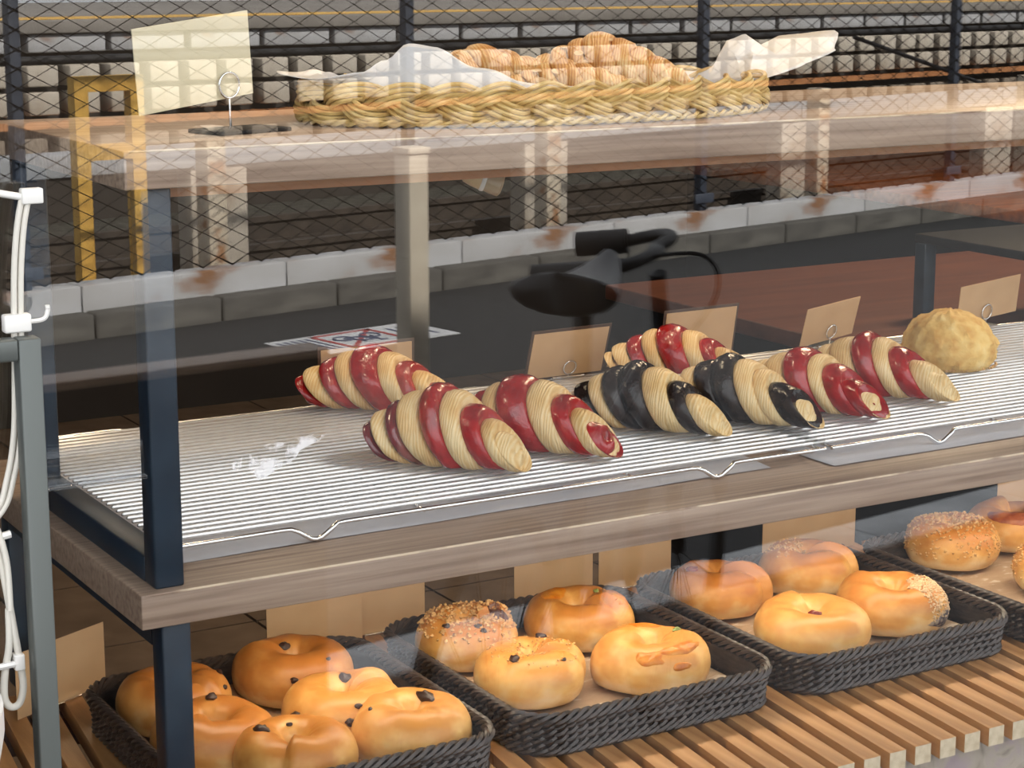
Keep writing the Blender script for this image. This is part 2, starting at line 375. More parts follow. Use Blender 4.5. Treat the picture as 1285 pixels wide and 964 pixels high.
# ------------------------------------------------------------------ paper sheets and wire racks
def sheet(name, quad, z, m, label, cat, n=24, amp=0.0006, seed=0, group=None):
    q = [Vector((*p, 0)) for p in quad]; V = []; F = []
    for i in range(n + 1):
        for j in range(n + 1):
            a, b = i / n, j / n
            p = (q[0] * (1 - a) + q[1] * a) * (1 - b) + (q[3] * (1 - a) + q[2] * a) * b
            V.append((p.x, p.y, z + amp * (1 + nz((p.x, p.y, seed), 9))))
    for i in range(n):
        for j in range(n):
            k = i * (n + 1) + j; F.append((k, k + n + 1, k + n + 2, k + 1))
    mb = MB().add(V, F); N0 = len(V)
    mb.add([(x, y, zz - 0.0003) for x, y, zz in V], [tuple(reversed(f)) for f in F])
    o = mb.build(name, m)
    return tag(o, label, cat, group) if cat else o
sheet('paper_sheet', [(0.06, 0.067), (0.685, 0.079), (0.735, 0.48), (0.062, 0.47)], Z1 + 0.0004, PAPER,
      'white paper sheet under the left wire cooling rack', 'paper', seed=1)
sheet('paper_sheet', [(0.742, 0.050), (1.42, 0.056), (1.42, 0.47), (0.745, 0.48)], Z1 + 0.0010, PAPER,
      'white paper sheet under the right wire cooling rack', 'paper', seed=2)

ZR = 0.9665
def rack(x0, x1, feet, label):
    r = thing('cooling_rack', label, 'rack', (x0, 0.072, Z1 + 0.0012))
    L = x1 - x0; zz = ZR - (Z1 + 0.0012)
    rod = MB(); xs = np.linspace(0, L, 4)
    rod.tube([(-0.012, 0, 0), (L * 0.5, 0, 0), (L + 0.012, 0, 0)], 0.0018, 6)
    rod.lathe([(0.0002, -0.0016), (0.0012, -0.0011), (0.0016, 0), (0.0012, 0.0011), (0.0002, 0.0016)], 6, (-0.012, 0, 0))
    me = rod.mesh('rod', RODM)
    for k in range(31):
        obj('rod', me, r, (0, 0.016 + k * 0.0135, zz))
    for fx in np.linspace(0.004, L - 0.004, 4):
        MB().tube([(fx, 0, zz - 0.0036), (fx, 0.436, zz - 0.0036)], 0.0019, 8).build('cross_wire', CHROME, r)
    for y in (0.0, 0.436):
        pts = [(0, y, zz - 0.003)]
        for f in feet:
            f -= x0
            for dx, dz in ((-0.030, 0), (-0.022, -0.0004), (-0.016, -0.003), (-0.010, -0.0085), (-0.005, -0.0125), (0, -0.0138), (0.005, -0.0125), (0.010, -0.0085), (0.016, -0.003), (0.022, -0.0004), (0.030, 0)):
                pts.append((f + dx, y - 0.004 * (dz < -0.002), zz - 0.0025 + dz * ((zz - 0.0045) / 0.0138)))
        pts.append((L, y, zz - 0.003))
        MB().tube(pts, 0.0022, 8).build('rail', CHROME, r)['label'] = 'thick end rail bent into feet'
    return r
rack(0.062, 0.748, (0.184, 0.612), 'left wire cooling rack holding four red croissants and one chocolate croissant')
rack(0.756, 1.45, (0.897, 1.325), 'right wire cooling rack holding the round melon bun')

# ------------------------------------------------------------------ croissants
BOUNDS = [-1.0, -0.80, -0.60, -0.40, -0.20, 0.16, 0.40, 0.62, 0.84, 1.0]
def croissant(name, label, cat, loc, yaw, L, W, H, mats, group, bounds=BOUNDS, tilt=0.19, bend=0.006, seed=0, taper=1.0, names=None, roll=0.0):
    t = thing(name, label, cat, loc, (0, 0, math.radians(yaw)), group)
    n = len(bounds) - 1; mid = (bounds[0] + bounds[-1]) / 2
    NP = 44
    for i in range(n):
        a, b = bounds[i], bounds[i + 1]
        c = (a + b) / 2
        last0, last1 = i == 0, i == n - 1
        def env(s):   # radius envelope along the roll
            q = abs(s - 0.0)
            return max(0.0, 1 - q ** (1.35 * taper)) * 0.84 + 0.16 * math.sqrt(max(0, 1 - q * q))
        step = env(c)
        step = 0.34 + 0.66 * step
        outward = 1 if c >= 0 else -1
        rings = []
        NR = 11
        ts = [-0.06] + [j / (NR - 1) for j in range(NR)] + [1.06]
        for q in ts:
            qq = min(1, max(0, q))
            s = a + (b - a) * qq
            central = i == n // 2
            # inner side (towards centre) is tucked under the neighbour, the outer lip stands proud
            o = qq if outward > 0 else 1 - qq
            if a < 0 < b: o = abs(2 * qq - 1)
            rad = step * (1.0 - 0.10 * o ** 2 + 0.05 * math.sin(PI * qq)) 
            if last0 and qq < 0.75: rad *= math.sqrt(max(0.0, 1 - ((0.75 - qq) / 0.75) ** 2)) * 0.98 + 0.02
            if last1 and qq > 0.25: rad *= math.sqrt(max(0.0, 1 - ((qq - 0.25) / 0.75) ** 2)) * 0.98 + 0.02
            edge = min(qq, 1 - qq)
            if edge < 0.1 and not (last0 and qq < 0.5) and not (last1 and qq > 0.5):
                rad *= 0.955 + 0.45 * edge
            if q < 0 or q > 1: rad *= 0.80
            ring = []
            for k in range(NP):
                ph = 2 * PI * k / NP
                se = s - tilt * math.sin(ph - 0.35) * (1 if not (last0 and qq < 0.5) and not (last1 and qq > 0.5) else 0.3)
                x = se * L / 2
                wob = 1 + 0.05 * nz((math.cos(ph) * 1.3, math.sin(ph) * 1.3, se * 3), 1.0, seed) + 0.022 * nz((math.cos(ph) * 3, math.sin(ph) * 3, se * 9), 1.6, seed + 3)
                y = math.cos(ph) * W / 2 * rad * wob
                z = math.sin(ph) * H / 2 * rad * wob
                zc = H * 0.47 * (0.30 + 0.70 * step)
                z = z + zc
                if z < 0.004: z = 0.004 + (z - 0.004) * 0.12
                if z < 0.0: z = 0.0
                y += -bend * 4 * (s * s)
                ring.append((x, y, z))
            rings.append(ring)
        V = [p for r in rings for p in r]; F = []
        for u in range(len(rings) - 1):
            for k in range(NP):
                l = (k + 1) % NP
                F.append((u * NP + k, u * NP + l, (u + 1) * NP + l, (u + 1) * NP + k))
        F.append(tuple(range(NP))[::-1]); F.append(tuple((len(rings) - 1) * NP + k for k in range(NP)))
        m = mats[i]
        nm = 'pastry_layer' if m in (PASTRY, GOLDEN, SUGAR) else 'glazed_layer'
        MB().add(V, F).build(nm, m, t)
    return t
R, P, D, K, G_ = RED, PASTRY, DARKRED, CHOC, SUGAR
ZB = ZR + 0.0016
GRP = 'striped croissants on the wire racks'
RB = [R, P, R, P, R, P, R, P, R]
croissant('croissant', 'red striped croissant at the back left of the rack, against the leftmost standing card', 'croissant', (0.437, 0.440, ZB), -42, 0.168, 0.082, 0.072, RB, GRP, seed=1)
croissant('croissant', 'red striped croissant nearest the front edge of the rack, with a dark red left end', 'croissant', (0.382, 0.184, ZB), -47, 0.148, 0.090, 0.082, [D, P, D, P, R, P, R, P, P], GRP,
          bounds=[-1, -.80, -.62, -.46, -.16, .12, .38, .66, .86, 1.0], seed=5)
croissant('croissant', 'red striped croissant immediately left of the dark chocolate pair', 'croissant', (0.486, 0.194, ZB), -50, 0.160, 0.080, 0.078, [R, P, R, P, R, P, R, P, R], GRP,
          bounds=[-1, -.82, -.66, -.48, -.30, .10, .40, .66, .88, 1.0], seed=9)
croissant('croissant', 'bright red striped croissant behind the two dark chocolate croissants', 'croissant', (0.800, 0.392, ZB), -42, 0.165, 0.076, 0.070, [P, P, R, P, R, P, R, P, R], GRP, seed=14)
croissant('croissant', 'dark chocolate striped croissant on the left of the chocolate pair', 'croissant', (0.634, 0.214, ZB), -50, 0.156, 0.078, 0.074, [G_, K, P, K, K, P, K, P, P], GRP,
          bounds=[-1, -.80, -.62, -.44, -.20, .10, .44, .70, .90, 1.0], seed=21)
croissant('croissant', 'dark chocolate striped croissant on the right of the chocolate pair', 'croissant', (0.738, 0.196, ZB), -52, 0.158, 0.078, 0.074, [G_, G_, P, K, K, P, P, K, P], GRP,
          bounds=[-1, -.80, -.62, -.44, -.20, .10, .36, .56, .92, 1.0], seed=27)
croissant('croissant', 'red croissant with one narrow cream stripe and sugared tail, beside the chocolate pair', 'croissant', (0.836, 0.200, ZB), -58, 0.155, 0.078, 0.070, [G_, G_, P, P, R, P, R, R, P], GRP,
          bounds=[-1, -.80, -.62, -.44, -.20, .16, .36, .66, .94, 1.0], seed=33)
croissant('croissant', 'red striped croissant with sugared tail, directly in front of the round melon bun', 'croissant', (0.948, 0.226, ZB), -52, 0.164, 0.082, 0.073, [G_, G_, P, P, R, P, R, P, P], GRP,
          bounds=[-1, -.80, -.62, -.44, -.16, .12, .34, .62, .90, 1.0], seed=40)

# melon bun
def blob_chunk(mb, c, r, seed, sq=0.8):
    V = []; ph = random.Random(seed)
    base = [(0, 0, 1), (0.9, 0, 0.2), (0.28, 0.85, 0.2), (-0.72, 0.53, 0.2), (-0.72, -0.53, 0.2), (0.28, -0.85, 0.2), (0, 0, -0.7)]
    e = Matrix.Rotation(ph.uniform(0, 6.28), 3, 'Z') @ Matrix.Rotation(ph.uniform(-1, 1), 3, 'X')
    for b in base:
        V.append(Vector(c) + e @ (Vector(b) * r * ph.uniform(0.7, 1.25)))
    F = [(0, 1, 2), (0, 2, 3), (0, 3, 4), (0, 4, 5), (0, 5, 1), (6, 2, 1), (6, 3, 2), (6, 4, 3), (6, 5, 4), (6, 1, 5)]
    mb.add(V, F)
mel = thing('melon_bun', 'round pale yellow melon bun with a crumbly cookie crust at the right of the racks', 'bun', (1.135, 0.318, ZB))
V = []; F = []; nu, nv = 64, 30
for j in range(nv + 1):
    th = PI * j / nv
    for k in range(nu):
        a = 2 * PI * k / nu
        d = Vector((math.sin(th) * math.cos(a), math.sin(th) * math.sin(a), math.cos(th)))
        rr = 1 + 0.035 * nz(d, 2.2, 3) + 0.05 * nz(d, 7, 8) + 0.065 * nz(d, 15, 1)
        x, y, z = d.x * 0.056 * rr, d.y * 0.056 * rr, d.z * 0.044 * rr + 0.024
        z = max(z, 0.0 + 0.0008 * nz(d, 9))
        V.append((x, y, max(z, 0)))
for j in range(nv):
    for k in range(nu):
        l = (k + 1) % nu; F.append((j * nu + k, (j + 1) * nu + k, (j + 1) * nu + l, j * nu + l))
MB().add(V, F).build('crust', MELON, mel)
cm = MB()
for i in range(90):
    a = random.uniform(0, 2 * PI); blob_chunk(cm, (0.0565 * math.cos(a), 0.0565 * math.sin(a), 0.004), random.uniform(0.001, 0.0028), i)
cm.build('crumb_rim', CRUMB, mel, kind='stuff')

# ------------------------------------------------------------------ cards
def card(label, loc, w, h, rot=(0, 0, 0), group='price cards behind the pastries', edge=False, ring=None, m=CARD, holder=True, cardlift=0.004, base=True, tiltring=0.0):
    t = thing('price_card', label, 'card', loc, (0, 0, rot[2]), group)
    M = Matrix.Translation((0, 0, cardlift)) @ Matrix.Rotation(rot[0], 4, 'X') @ Matrix.Rotation(rot[1], 4, 'Y')
    if edge:
        e = 0.0036
        MB().bevbox(-w / 2 - e, w / 2 + e, 0.0012, 0.0020, -e, h + e, 0.0003, 0, M).build('backing_sheet', BROWN_EDGE, t)['label'] = 'dark brown backing showing as a thin border'
    MB().box(-w / 2, w / 2, 0.0002, 0.0010, 0, h, 0, M).build('card', m, t, False)
    if ring is not None:
        rx, rz, rr = ring
        pts = [(rx + rr * math.cos(a), -0.0022, rz + rr * math.sin(a)) for a in np.linspace(-PI / 2 - 0.1, 1.5 * PI + 0.35, 34)]
        pts = [M @ Vector(p) for p in pts]
        MB().tube(pts, 0.0011, 8).build('clip_ring', CHROME, t)
        MB().tube([M @ Vector((rx, -0.0022, rz - rr)), (pts[0].x, pts[0].y, max(0.002, pts[0].z - 0.4 * rz)), (rx * 0.98, pts[0].y, 0.002)], 0.0010, 6).build('stem', CHROME, t)
    if base:
        MB().bevbox(-0.022 + (ring[0] if ring else 0), 0.022 + (ring[0] if ring else 0), -0.004, 0.020, 0, 0.0024, 0.0005).build('holder_base', CHROME, t)
    return t
GRM = 'price cards on the wire racks'
ZC = ZB
card('blank cream card with brown border behind the back left red croissant', (0.449, 0.505, ZC), 0.112, 0.056, (0, 0, 0), GRM, edge=True, cardlift=0.003)
card('blank cream card with brown border and ring clip, behind two red croissants', (0.697, 0.489, ZC), 0.104, 0.058, (math.radians(17), 0, 0.03), GRM, edge=True, ring=(0.004, 0.011, 0.0085), cardlift=0.003)
card('blank cream card with brown border behind the bright red croissant', (0.888, 0.492, ZC), 0.106, 0.062, (math.radians(10), 0, 0.03), GRM, edge=True, cardlift=0.004)
card('blank cream card with ring clip and no border, behind the sugared red croissants', (1.089, 0.492, ZC), 0.100, 0.053, (math.radians(17), math.radians(-4), math.radians(11)), GRM, ring=(0.004, 0.013, 0.009), cardlift=0.007)
card('blank cream card with ring clip behind the round melon bun', (1.362, 0.492, ZC), 0.122, 0.052, (math.radians(8), math.radians(-3), math.radians(8)), GRM, ring=(-0.004, 0.010, 0.010), cardlift=0.012)
# top shelf card on a wire clip stand
tc_ = thing('price_card', 'large pale yellow card in a wire clip at the left end of the top shelf', 'card', (0.112, 0.115, Z2), (0, 0, math.radians(16)))
M = Matrix.Translation((0, 0, 0.030)) @ Matrix.Rotation(math.radians(4), 4, 'X') @ Matrix.Rotation(math.radians(-6.5), 4, 'Y')
MB().box(-0.066, 0.052, 0.0005, 0.0014, -0.004, 0.066, 0, M).build('card', CARD_PALE, tc_, False)
pts = [Vector((0.024 + 0.0105 * math.cos(a), -0.003, 0.040 + 0.0105 * math.sin(a))) for a in np.linspace(-PI / 2, 1.5 * PI + 0.3, 34)]
MB().tube(pts, 0.0011, 8).build('clip_ring', CHROME, tc_)
MB().tube([pts[0], (0.024, -0.003, 0.016), (0.0245, -0.003, 0.006), (0.024, -0.002, 0.0035)], 0.0011, 8).build('stem', CHROME, tc_)
MB().bevbox(0.0, 0.075, -0.022, 0.024, 0, 0.0035, 0.0008).build('holder_base', BLACK, tc_)

# ------------------------------------------------------------------ braided basket with tissue and almond croissants
BX, BY, BA, BB = 0.472, 0.168, 0.236, 0.118
bk = thing('bread_basket', 'oval honey coloured braided basket on the top shelf', 'basket', (BX, BY, Z2))
NPH = 900
dense = np.linspace(0, 2 * PI, 4001)
dx = -BA * np.sin(dense); dy = BB * np.cos(dense)
arc = np.concatenate([[0], np.cumsum(np.hypot(np.diff(BA * np.cos(dense)), np.diff(BB * np.sin(dense))))])
def ell(u):          # u in 0..1 by arc length
    a = np.interp(np.asarray(u) % 1.0 * arc[-1], arc, dense)
    p = np.stack([BA * np.cos(a), BB * np.sin(a)], -1)
    nrm = np.stack([BB * np.cos(a), BA * np.sin(a)], -1); nrm /= np.linalg.norm(nrm, axis=-1, keepdims=True)
    return p, nrm
U = np.arange(NPH) / NPH
CYC = 9
p0, n0 = ell(U)
for k in range(3):
    th = 2 * PI * (CYC * U + k / 3)
    zc = 0.0200 + 0.0108 * np.sin(th); oc = 0.0100 * np.sin(2 * th)
    slope = 0.0108 * np.cos(th) * 2 * PI * CYC / arc[-1]
    for c in range(4):
        off = (c - 1.5) * 0.0044
        cz = zc + off / np.sqrt(1 + slope ** 2); du = -off * slope / np.sqrt(1 + slope ** 2) / arc[-1]
        q, nn = ell(U + du)
        rr = oc + 0.0016 * (1 - abs(c - 1.5) / 1.5)
        pts = np.column_stack([q + nn * rr[:, None], cz])
        MB().tube(pts, 0.0022, 6, True).build('cane', WILLOW, bk)
for k in range(2):   # foot border
    th = 2 * PI * (44 * U + k / 2)
    q, nn = ell(U)
    pts = np.column_stack([q + nn * (0.006 + 0.003 * np.cos(th))[:, None], 0.0038 + 0.0018 * np.sin(th)])
    MB().tube(pts, 0.0019, 6, True).build('foot_cane', WILLOW, bk)
bd = MB(); V = []; F = []
for zz in (0.003, 0.008):
    V.append((0, 0, zz)); a = np.linspace(0, 2 * PI, 65)[:-1]
    V += [(BA * 0.985 * math.cos(t), BB * 0.985 * math.sin(t), zz) for t in a]
for s0, rev in ((0, True), (65, False)):
    for i in range(64):
        f = (s0, s0 + 1 + i, s0 + 1 + (i + 1) % 64); F.append(f[::-1] if rev else f)
for i in range(64):
    j = (i + 1) % 64; F.append((1 + i, 1 + j, 66 + j, 66 + i))
bd.add(V, F).build('base', WILLOW, bk)

# tissue liner: rises over the rim with its own wavy outline, right wing sticking out
def liner_h(d):      # d = angle in degrees, front is -90
    ks = [(-180, .060, .046), (-168, .056, .030), (-158, .060, .006), (-150, .074, -.004), (-143, .086, -.010), (-134, .083, -.010), (-122, .066, -.012), (-106, .050, -.010), (-84, .044, -.008), (-70, .034, -.006),
          (-58, .031, -.004), (-46, .035, .002), (-34, .038, .010), (-24, .046, .024), (-14, .058, .060), (-6, .070, .105), (2, .088, .138), (10, .082, .118), (16, .054, .05), (26, .047, .015), (45, .050, .0), (70, .046, -.006), (100, .044, -.008), (130, .048, -.004), (155, .060, .020), (180, .060, .046)]
    for (a, h0, o0), (b, h1, o1) in zip(ks[:-1], ks[1:]):
        if a <= d <= b:
            t = (d - a) / (b - a); t = t * t * (3 - 2 * t)
            return h0 + (h1 - h0) * t, o0 + (o1 - o0) * t
    return ks[0][1:]
_lh = liner_h
liner_h = lambda d: (max(0.030, _lh(d)[0] - 0.015), _lh(d)[1])
V = []; F = []; NA = 200; rows = [0, .12, .25, .4, .55, .7, .82, .92, 1.0]
for r_i, r in enumerate(rows):
    for k in range(NA):
        d = -180 + 360 * k / NA; a = math.radians(d)
        h, o = liner_h(d)
        e = 0.010 + 0.0
        ex, ey = BA - 0.014, BB - 0.014
        bx, by = ex * math.cos(a), ey * math.sin(a)
        fl_ = max(0, (r - 0.45) / 0.55)
        out = Vector((math.cos(a) * BB, math.sin(a) * BA, 0)).normalized()
        z = 0.009 + (max(0.034, h) - 0.011) * min(1, r / 0.55) if r <= 0.55 else 0.034 + (h - 0.034) * fl_
        if h < 0.034: z = 0.011 + (h - 0.011) * r
        w = 0.0035 * nz((bx * 1.0, by, z), 34, 2) * (0.3 + r)
        if r > 0.5 and o > 0: w *= 0.5
        x = bx + out.x * (o * fl_ ** 1.2 + w); y = by + out.y * (o * fl_ ** 1.2 + w)
        V.append((x, y, z + 0.003 * r * nz((bx, by, 5), 40)))
for i in range(len(rows) - 1):
    for k in range(NA):
        l = (k + 1) % NA; F.append((i * NA + k, i * NA + l, (i + 1) * NA + l, (i + 1) * NA + k))
V.append((0, 0, 0.0095)); c0 = len(V) - 1
for k in range(NA): F.append((c0, (k + 1) % NA, k))
ln = MB().add(V, F).build('tissue_liner', LINER, None, loc=(BX, BY, Z2))
tag(ln, 'crumpled white tissue paper lining the braided basket, one wing sticking out', 'paper')
sm = ln.modifiers.new('thick', 'SOLIDIFY'); sm.thickness = 0.0005

GA = [GOLDEN] * 9
def almond(label, loc, yaw, L, W, H, seed):
    t = croissant('almond_croissant', label, 'croissant', loc, yaw, L, W, H, GA, 'almond croissants in the basket', seed=seed)
    rnd = random.Random(seed)
    fm = MB().lathe([(0.0005, -0.0004), (0.0046, -0.0004), (0.0050, 0.0), (0.0046, 0.0006), (0.0005, 0.0008)], 12).mesh('almond_flake', ALMOND)
    for i in range(12):
        s = rnd.uniform(-0.5, 0.75); ph = rnd.uniform(0.15, PI - 0.15)
        e = 0.34 + 0.66 * (max(0, 1 - abs(s) ** 1.35) * 0.84 + 0.16 * math.sqrt(1 - s * s))
        zc = H * 0.47 * (0.30 + 0.70 * e)
        s -= 0.19 * math.sin(ph - 0.35)
        pos = Vector((s * L / 2, math.cos(ph) * W / 2 * e * 0.93 - 0.024 * s * s, zc + math.sin(ph) * H / 2 * e * 0.95))
        nrm = Vector((-s * 0.2, math.cos(ph) / W, math.sin(ph) / H)).normalized()
        o = obj('almond_flake', fm, t, pos, nrm.to_track_quat('Z', 'Y').to_euler()); o.scale = (1, rnd.uniform(0.6, 0.8), 1)
    return t
almond('flaky golden almond croissant lying at the left in the basket', (BX - 0.032, BY + 0.030, Z2 + 0.0110), -12, 0.165, 0.082, 0.056, 3)
almond('taller golden almond croissant at the right in the basket, topped with almond flakes', (BX + 0.083, BY + 0.004, Z2 + 0.0110), -38, 0.150, 0.084, 0.066, 8)
cr3 = almond('low golden almond croissant half hidden by the paper between the other two', (BX + 0.012, BY - 0.040, Z2 + 0.0110), -25, 0.130, 0.064, 0.044, 12)

# small clip-on spotlight under the top shelf
sp = thing('spotlight', 'small cream clip-on spotlight hanging under the top shelf', 'lamp', (0.398, 0.150, Z2 - 0.030), (0, 0, math.radians(-25)))
Ms = Matrix.Translation((0, 0, -0.025)) @ Matrix.Rotation(math.radians(108), 4, 'Y')
MB().lathe([(0.0055, -0.020), (0.008, -0.018), (0.0098, -0.010), (0.0108, -0.002)], 24, M=Ms).build('shade', CREAM_PL, sp)
MB().lathe([(0.0112, -0.002), (0.0118, -0.0005), (0.0112, 0.002)], 24, M=Ms).build('collar', WHITEP, sp)
MB().lathe([(0.0105, 0.002), (0.0115, 0.008), (0.0120, 0.016), (0.009, 0.018)], 24, M=Ms).build('lamp_body', mat('beige_plastic', (0.42, 0.31, 0.19), 0.4), sp)
MB().bevbox(0.002, 0.010, -0.004, 0.004, -0.018, 0.0, 0.0008).build('clip', CREAM_PL, sp)

# ------------------------------------------------------------------ slatted table
tb = thing('slat_table', 'low slatted wooden table under the display shelf', 'table', (0, 0, 0))
sl = MB().box(0, 0.0193, -0.1315, 0.425, ZS - 0.0185, ZS, 0, None, 0.115)
sl.m[2] = 1
slme = sl.mesh('slat', [SLATW, SLAT_END], False)
for k in range(-27, 38):
    obj('slat', slme, tb, (0.6385 + 0.0308 * k, 0, random.uniform(-0.0004, 0.0)))
for y in (-0.085, 0.17, 0.39):
    MB().box(-0.26, 1.80, y, y + 0.02, ZS - 0.05, ZS - 0.0195).build('crossbar', BROWND, tb, False)
MB().box(-0.26, 1.80, -0.112, -0.102, 0.45, ZS - 0.021).build('apron', STONE, tb, False)['label'] = 'mottled beige front panel under the slats'
for x in (-0.25, 1.74):
    for y in (-0.10, 0.37):
        MB().box(x, x + 0.04, y + 0.0, y + 0.04, 0, ZS - 0.0505).build('leg', BROWND, tb, False)

# ------------------------------------------------------------------ wicker trays
TW, TD, TH = 0.298, 0.322, 0.043
def rrect(u, w, d, r):
    """rounded rectangle by arc length, u in 0..1 -> point, outward normal"""
    u = np.asarray(u, float) % 1.0
    sx, sy = w - 2 * r, d - 2 * r; q = PI * r / 2
    segs = [('l', (-sx / 2, -d / 2), (sx / 2, -d / 2), (0, -1)), ('c', (sx / 2, -sy / 2), -PI / 2), ('l', (w / 2, -sy / 2), (w / 2, sy / 2), (1, 0)), ('c', (sx / 2, sy / 2), 0),
            ('l', (sx / 2, d / 2), (-sx / 2, d / 2), (0, 1)), ('c', (-sx / 2, sy / 2), PI / 2), ('l', (-w / 2, sy / 2), (-w / 2, -sy / 2), (-1, 0)), ('c', (-sx / 2, -sy / 2), PI)]
    lens = [sx, q, sy, q, sx, q, sy, q]; tot = sum(lens); cum = np.concatenate([[0], np.cumsum(lens)])
    s = u * tot; idx = np.clip(np.searchsorted(cum, s, 'right') - 1, 0, 7)
    P_ = np.zeros(u.shape + (2,)); N_ = np.zeros_like(P_)
    for i, sg in enumerate(segs):
        mk = idx == i; t = (s[mk] - cum[i]) / lens[i]
        if sg[0] == 'l':
            a, b = np.array(sg[1]), np.array(sg[2]); P_[mk] = a + (b - a) * t[:, None]; N_[mk] = sg[3]
        else:
            an = sg[2] + t * PI / 2; n = np.column_stack([np.cos(an), np.sin(an)]); P_[mk] = np.array(sg[1]) + r * n; N_[mk] = n
    return P_, N_, tot
def rope(w, d, r, z, strands, tr, sr, turns, seg=9, squash=1.0):
    mb = MB(); n = int(turns * seg); u = np.arange(n) / n
    p, nn, tot = rrect(u, w, d, r)
    for k in range(strands):
        th = 2 * PI * (turns * u + k / strands)
        mb.tube(np.column_stack([p + nn * (tr * np.cos(th))[:, None], z + squash * tr * np.sin(th)]), sr, 5, True)
    return mb
def make_tray():
    t = thing('wicker_tray', 'x', 'tray', (0, 0, 0), group='wicker trays on the slatted table')
    flare = lambda z: 1.0 + 0.0
    for i, z in enumerate((0.0095, 0.0165, 0.0235, 0.0305)):
        k = 0.004 * (z / TH)
        rope(TW - 0.020 + 2 * k, TD - 0.020 + 2 * k, 0.034, z, 2, 0.0026, 0.0024, 50 + (i % 2), 8, 1.15).build('woven_row', WICKER, t)
    rope(TW - 0.010, TD - 0.010, 0.038, TH - 0.0055, 4, 0.0036, 0.0026, 26, 12, 1.3).build('rim_braid', WICKER, t)
    rope(TW - 0.016, TD - 0.016, 0.036, 0.0048, 3, 0.0026, 0.0024, 34, 10, 0.9).build('base_braid', WICKER, t)
    mb = MB(); u = np.arange(60) / 60; p, nn, _ = rrect(u, TW - 0.020, TD - 0.020, 0.034)
    for a, n_ in zip(p, nn):
        mb.tube([(a[0], a[1], 0.004), (a[0] + n_[0] * 0.003, a[1] + n_[1] * 0.003, TH - 0.006)], 0.0022, 5)
    mb.build('stakes', WICKER, t, kind='stuff')
    # inner lining of close weave behind the twisted rows and base
    u = np.arange(160) / 160; p, nn, _ = rrect(u, TW - 0.026, TD - 0.026, 0.030)
    V = [(a[0], a[1], z) for z in (0.003, TH - 0.008) for a in p]
    F = [(i, (i + 1) % 160, 160 + (i + 1) % 160, 160 + i) for i in range(160)]
    V += [(0, 0, 0.0045)] + [(a[0], a[1], 0.0045) for a in p]; F += [(320, 321 + i, 321 + (i + 1) % 160) for i in range(160)]
    V += [(0, 0, 0.0020)] + [(a[0], a[1], 0.0020) for a in p]; F += [(481, 482 + (i + 1) % 160, 482 + i) for i in range(160)]
    MB().add(V, F).build('woven_base', mat('woven_dark', ramp=[(0.35, (0.012, 0.009, 0.008)), (0.65, (0.05, 0.038, 0.034))], scale=(60, 60, 220), rough=0.5, bump=0.5, bscale=(90, 90, 300), bdist=0.002), t)
    return t
TRAYS = [(0.190, 0.159, 'grey-brown wicker tray of dark fruited bagels at the left end, behind the steel leg'),
         (0.511, 0.170, 'grey-brown wicker tray of cheese and seeded bagels, second from the left'),
         (0.826, 0.172, 'grey-brown wicker tray holding the bean-topped and half crumbed bagels'),
         (1.140, 0.158, 'grey-brown wicker tray of crumb-covered buns at the right end of the table')]
tr0 = make_tray()
for i, (x, y, lab) in enumerate(TRAYS):
    o = tr0 if i == 0 else copy_tree(tr0)
    o.location = (x, y, ZS); o['label'] = lab
# parchment liners
ZP = ZS + 0.0056
def parchment(x, y, label, seed, curl=0.006):
    V = []; F = []; n = 30; w, d = TW - 0.036, TD - 0.036
    for i in range(n + 1):
        for j in range(n + 1):
            a, b = i / n - 0.5, j / n - 0.5
            e = max(abs(a), abs(b)) * 2
            z = 0.0004 + 0.0006 * (1 + nz((a, b, seed), 9)) + (0.007 * (1 + nz((a * 3, b * 3, seed), 1)) * max(0, (e - 0.82) / 0.18) ** 1.4)
            V.append((a * w, b * d, z))
    for i in range(n):
        for j in range(n):
            k = i * (n + 1) + j; F.append((k, k + n + 1, k + n + 2, k + 1))
    o = MB().add(V, F).build('parchment', PARCH, None, loc=(x, y, ZP - 0.0006))
    md = o.modifiers.new('thick', 'SOLIDIFY'); md.thickness = 0.0003
    return tag(o, label, 'paper', 'parchment liners in the trays')
PL = ['brown printed parchment in the leftmost wicker tray, under fruited bagels', 'brown printed parchment in the second tray from the left, under cheese bagels',
      'brown printed parchment in the tray with the bean-topped bagel', 'brown printed parchment in the rightmost tray, under crumbed buns']
for i, (x, y, _) in enumerate(TRAYS): parchment(x, y, PL[i], i * 3.1)

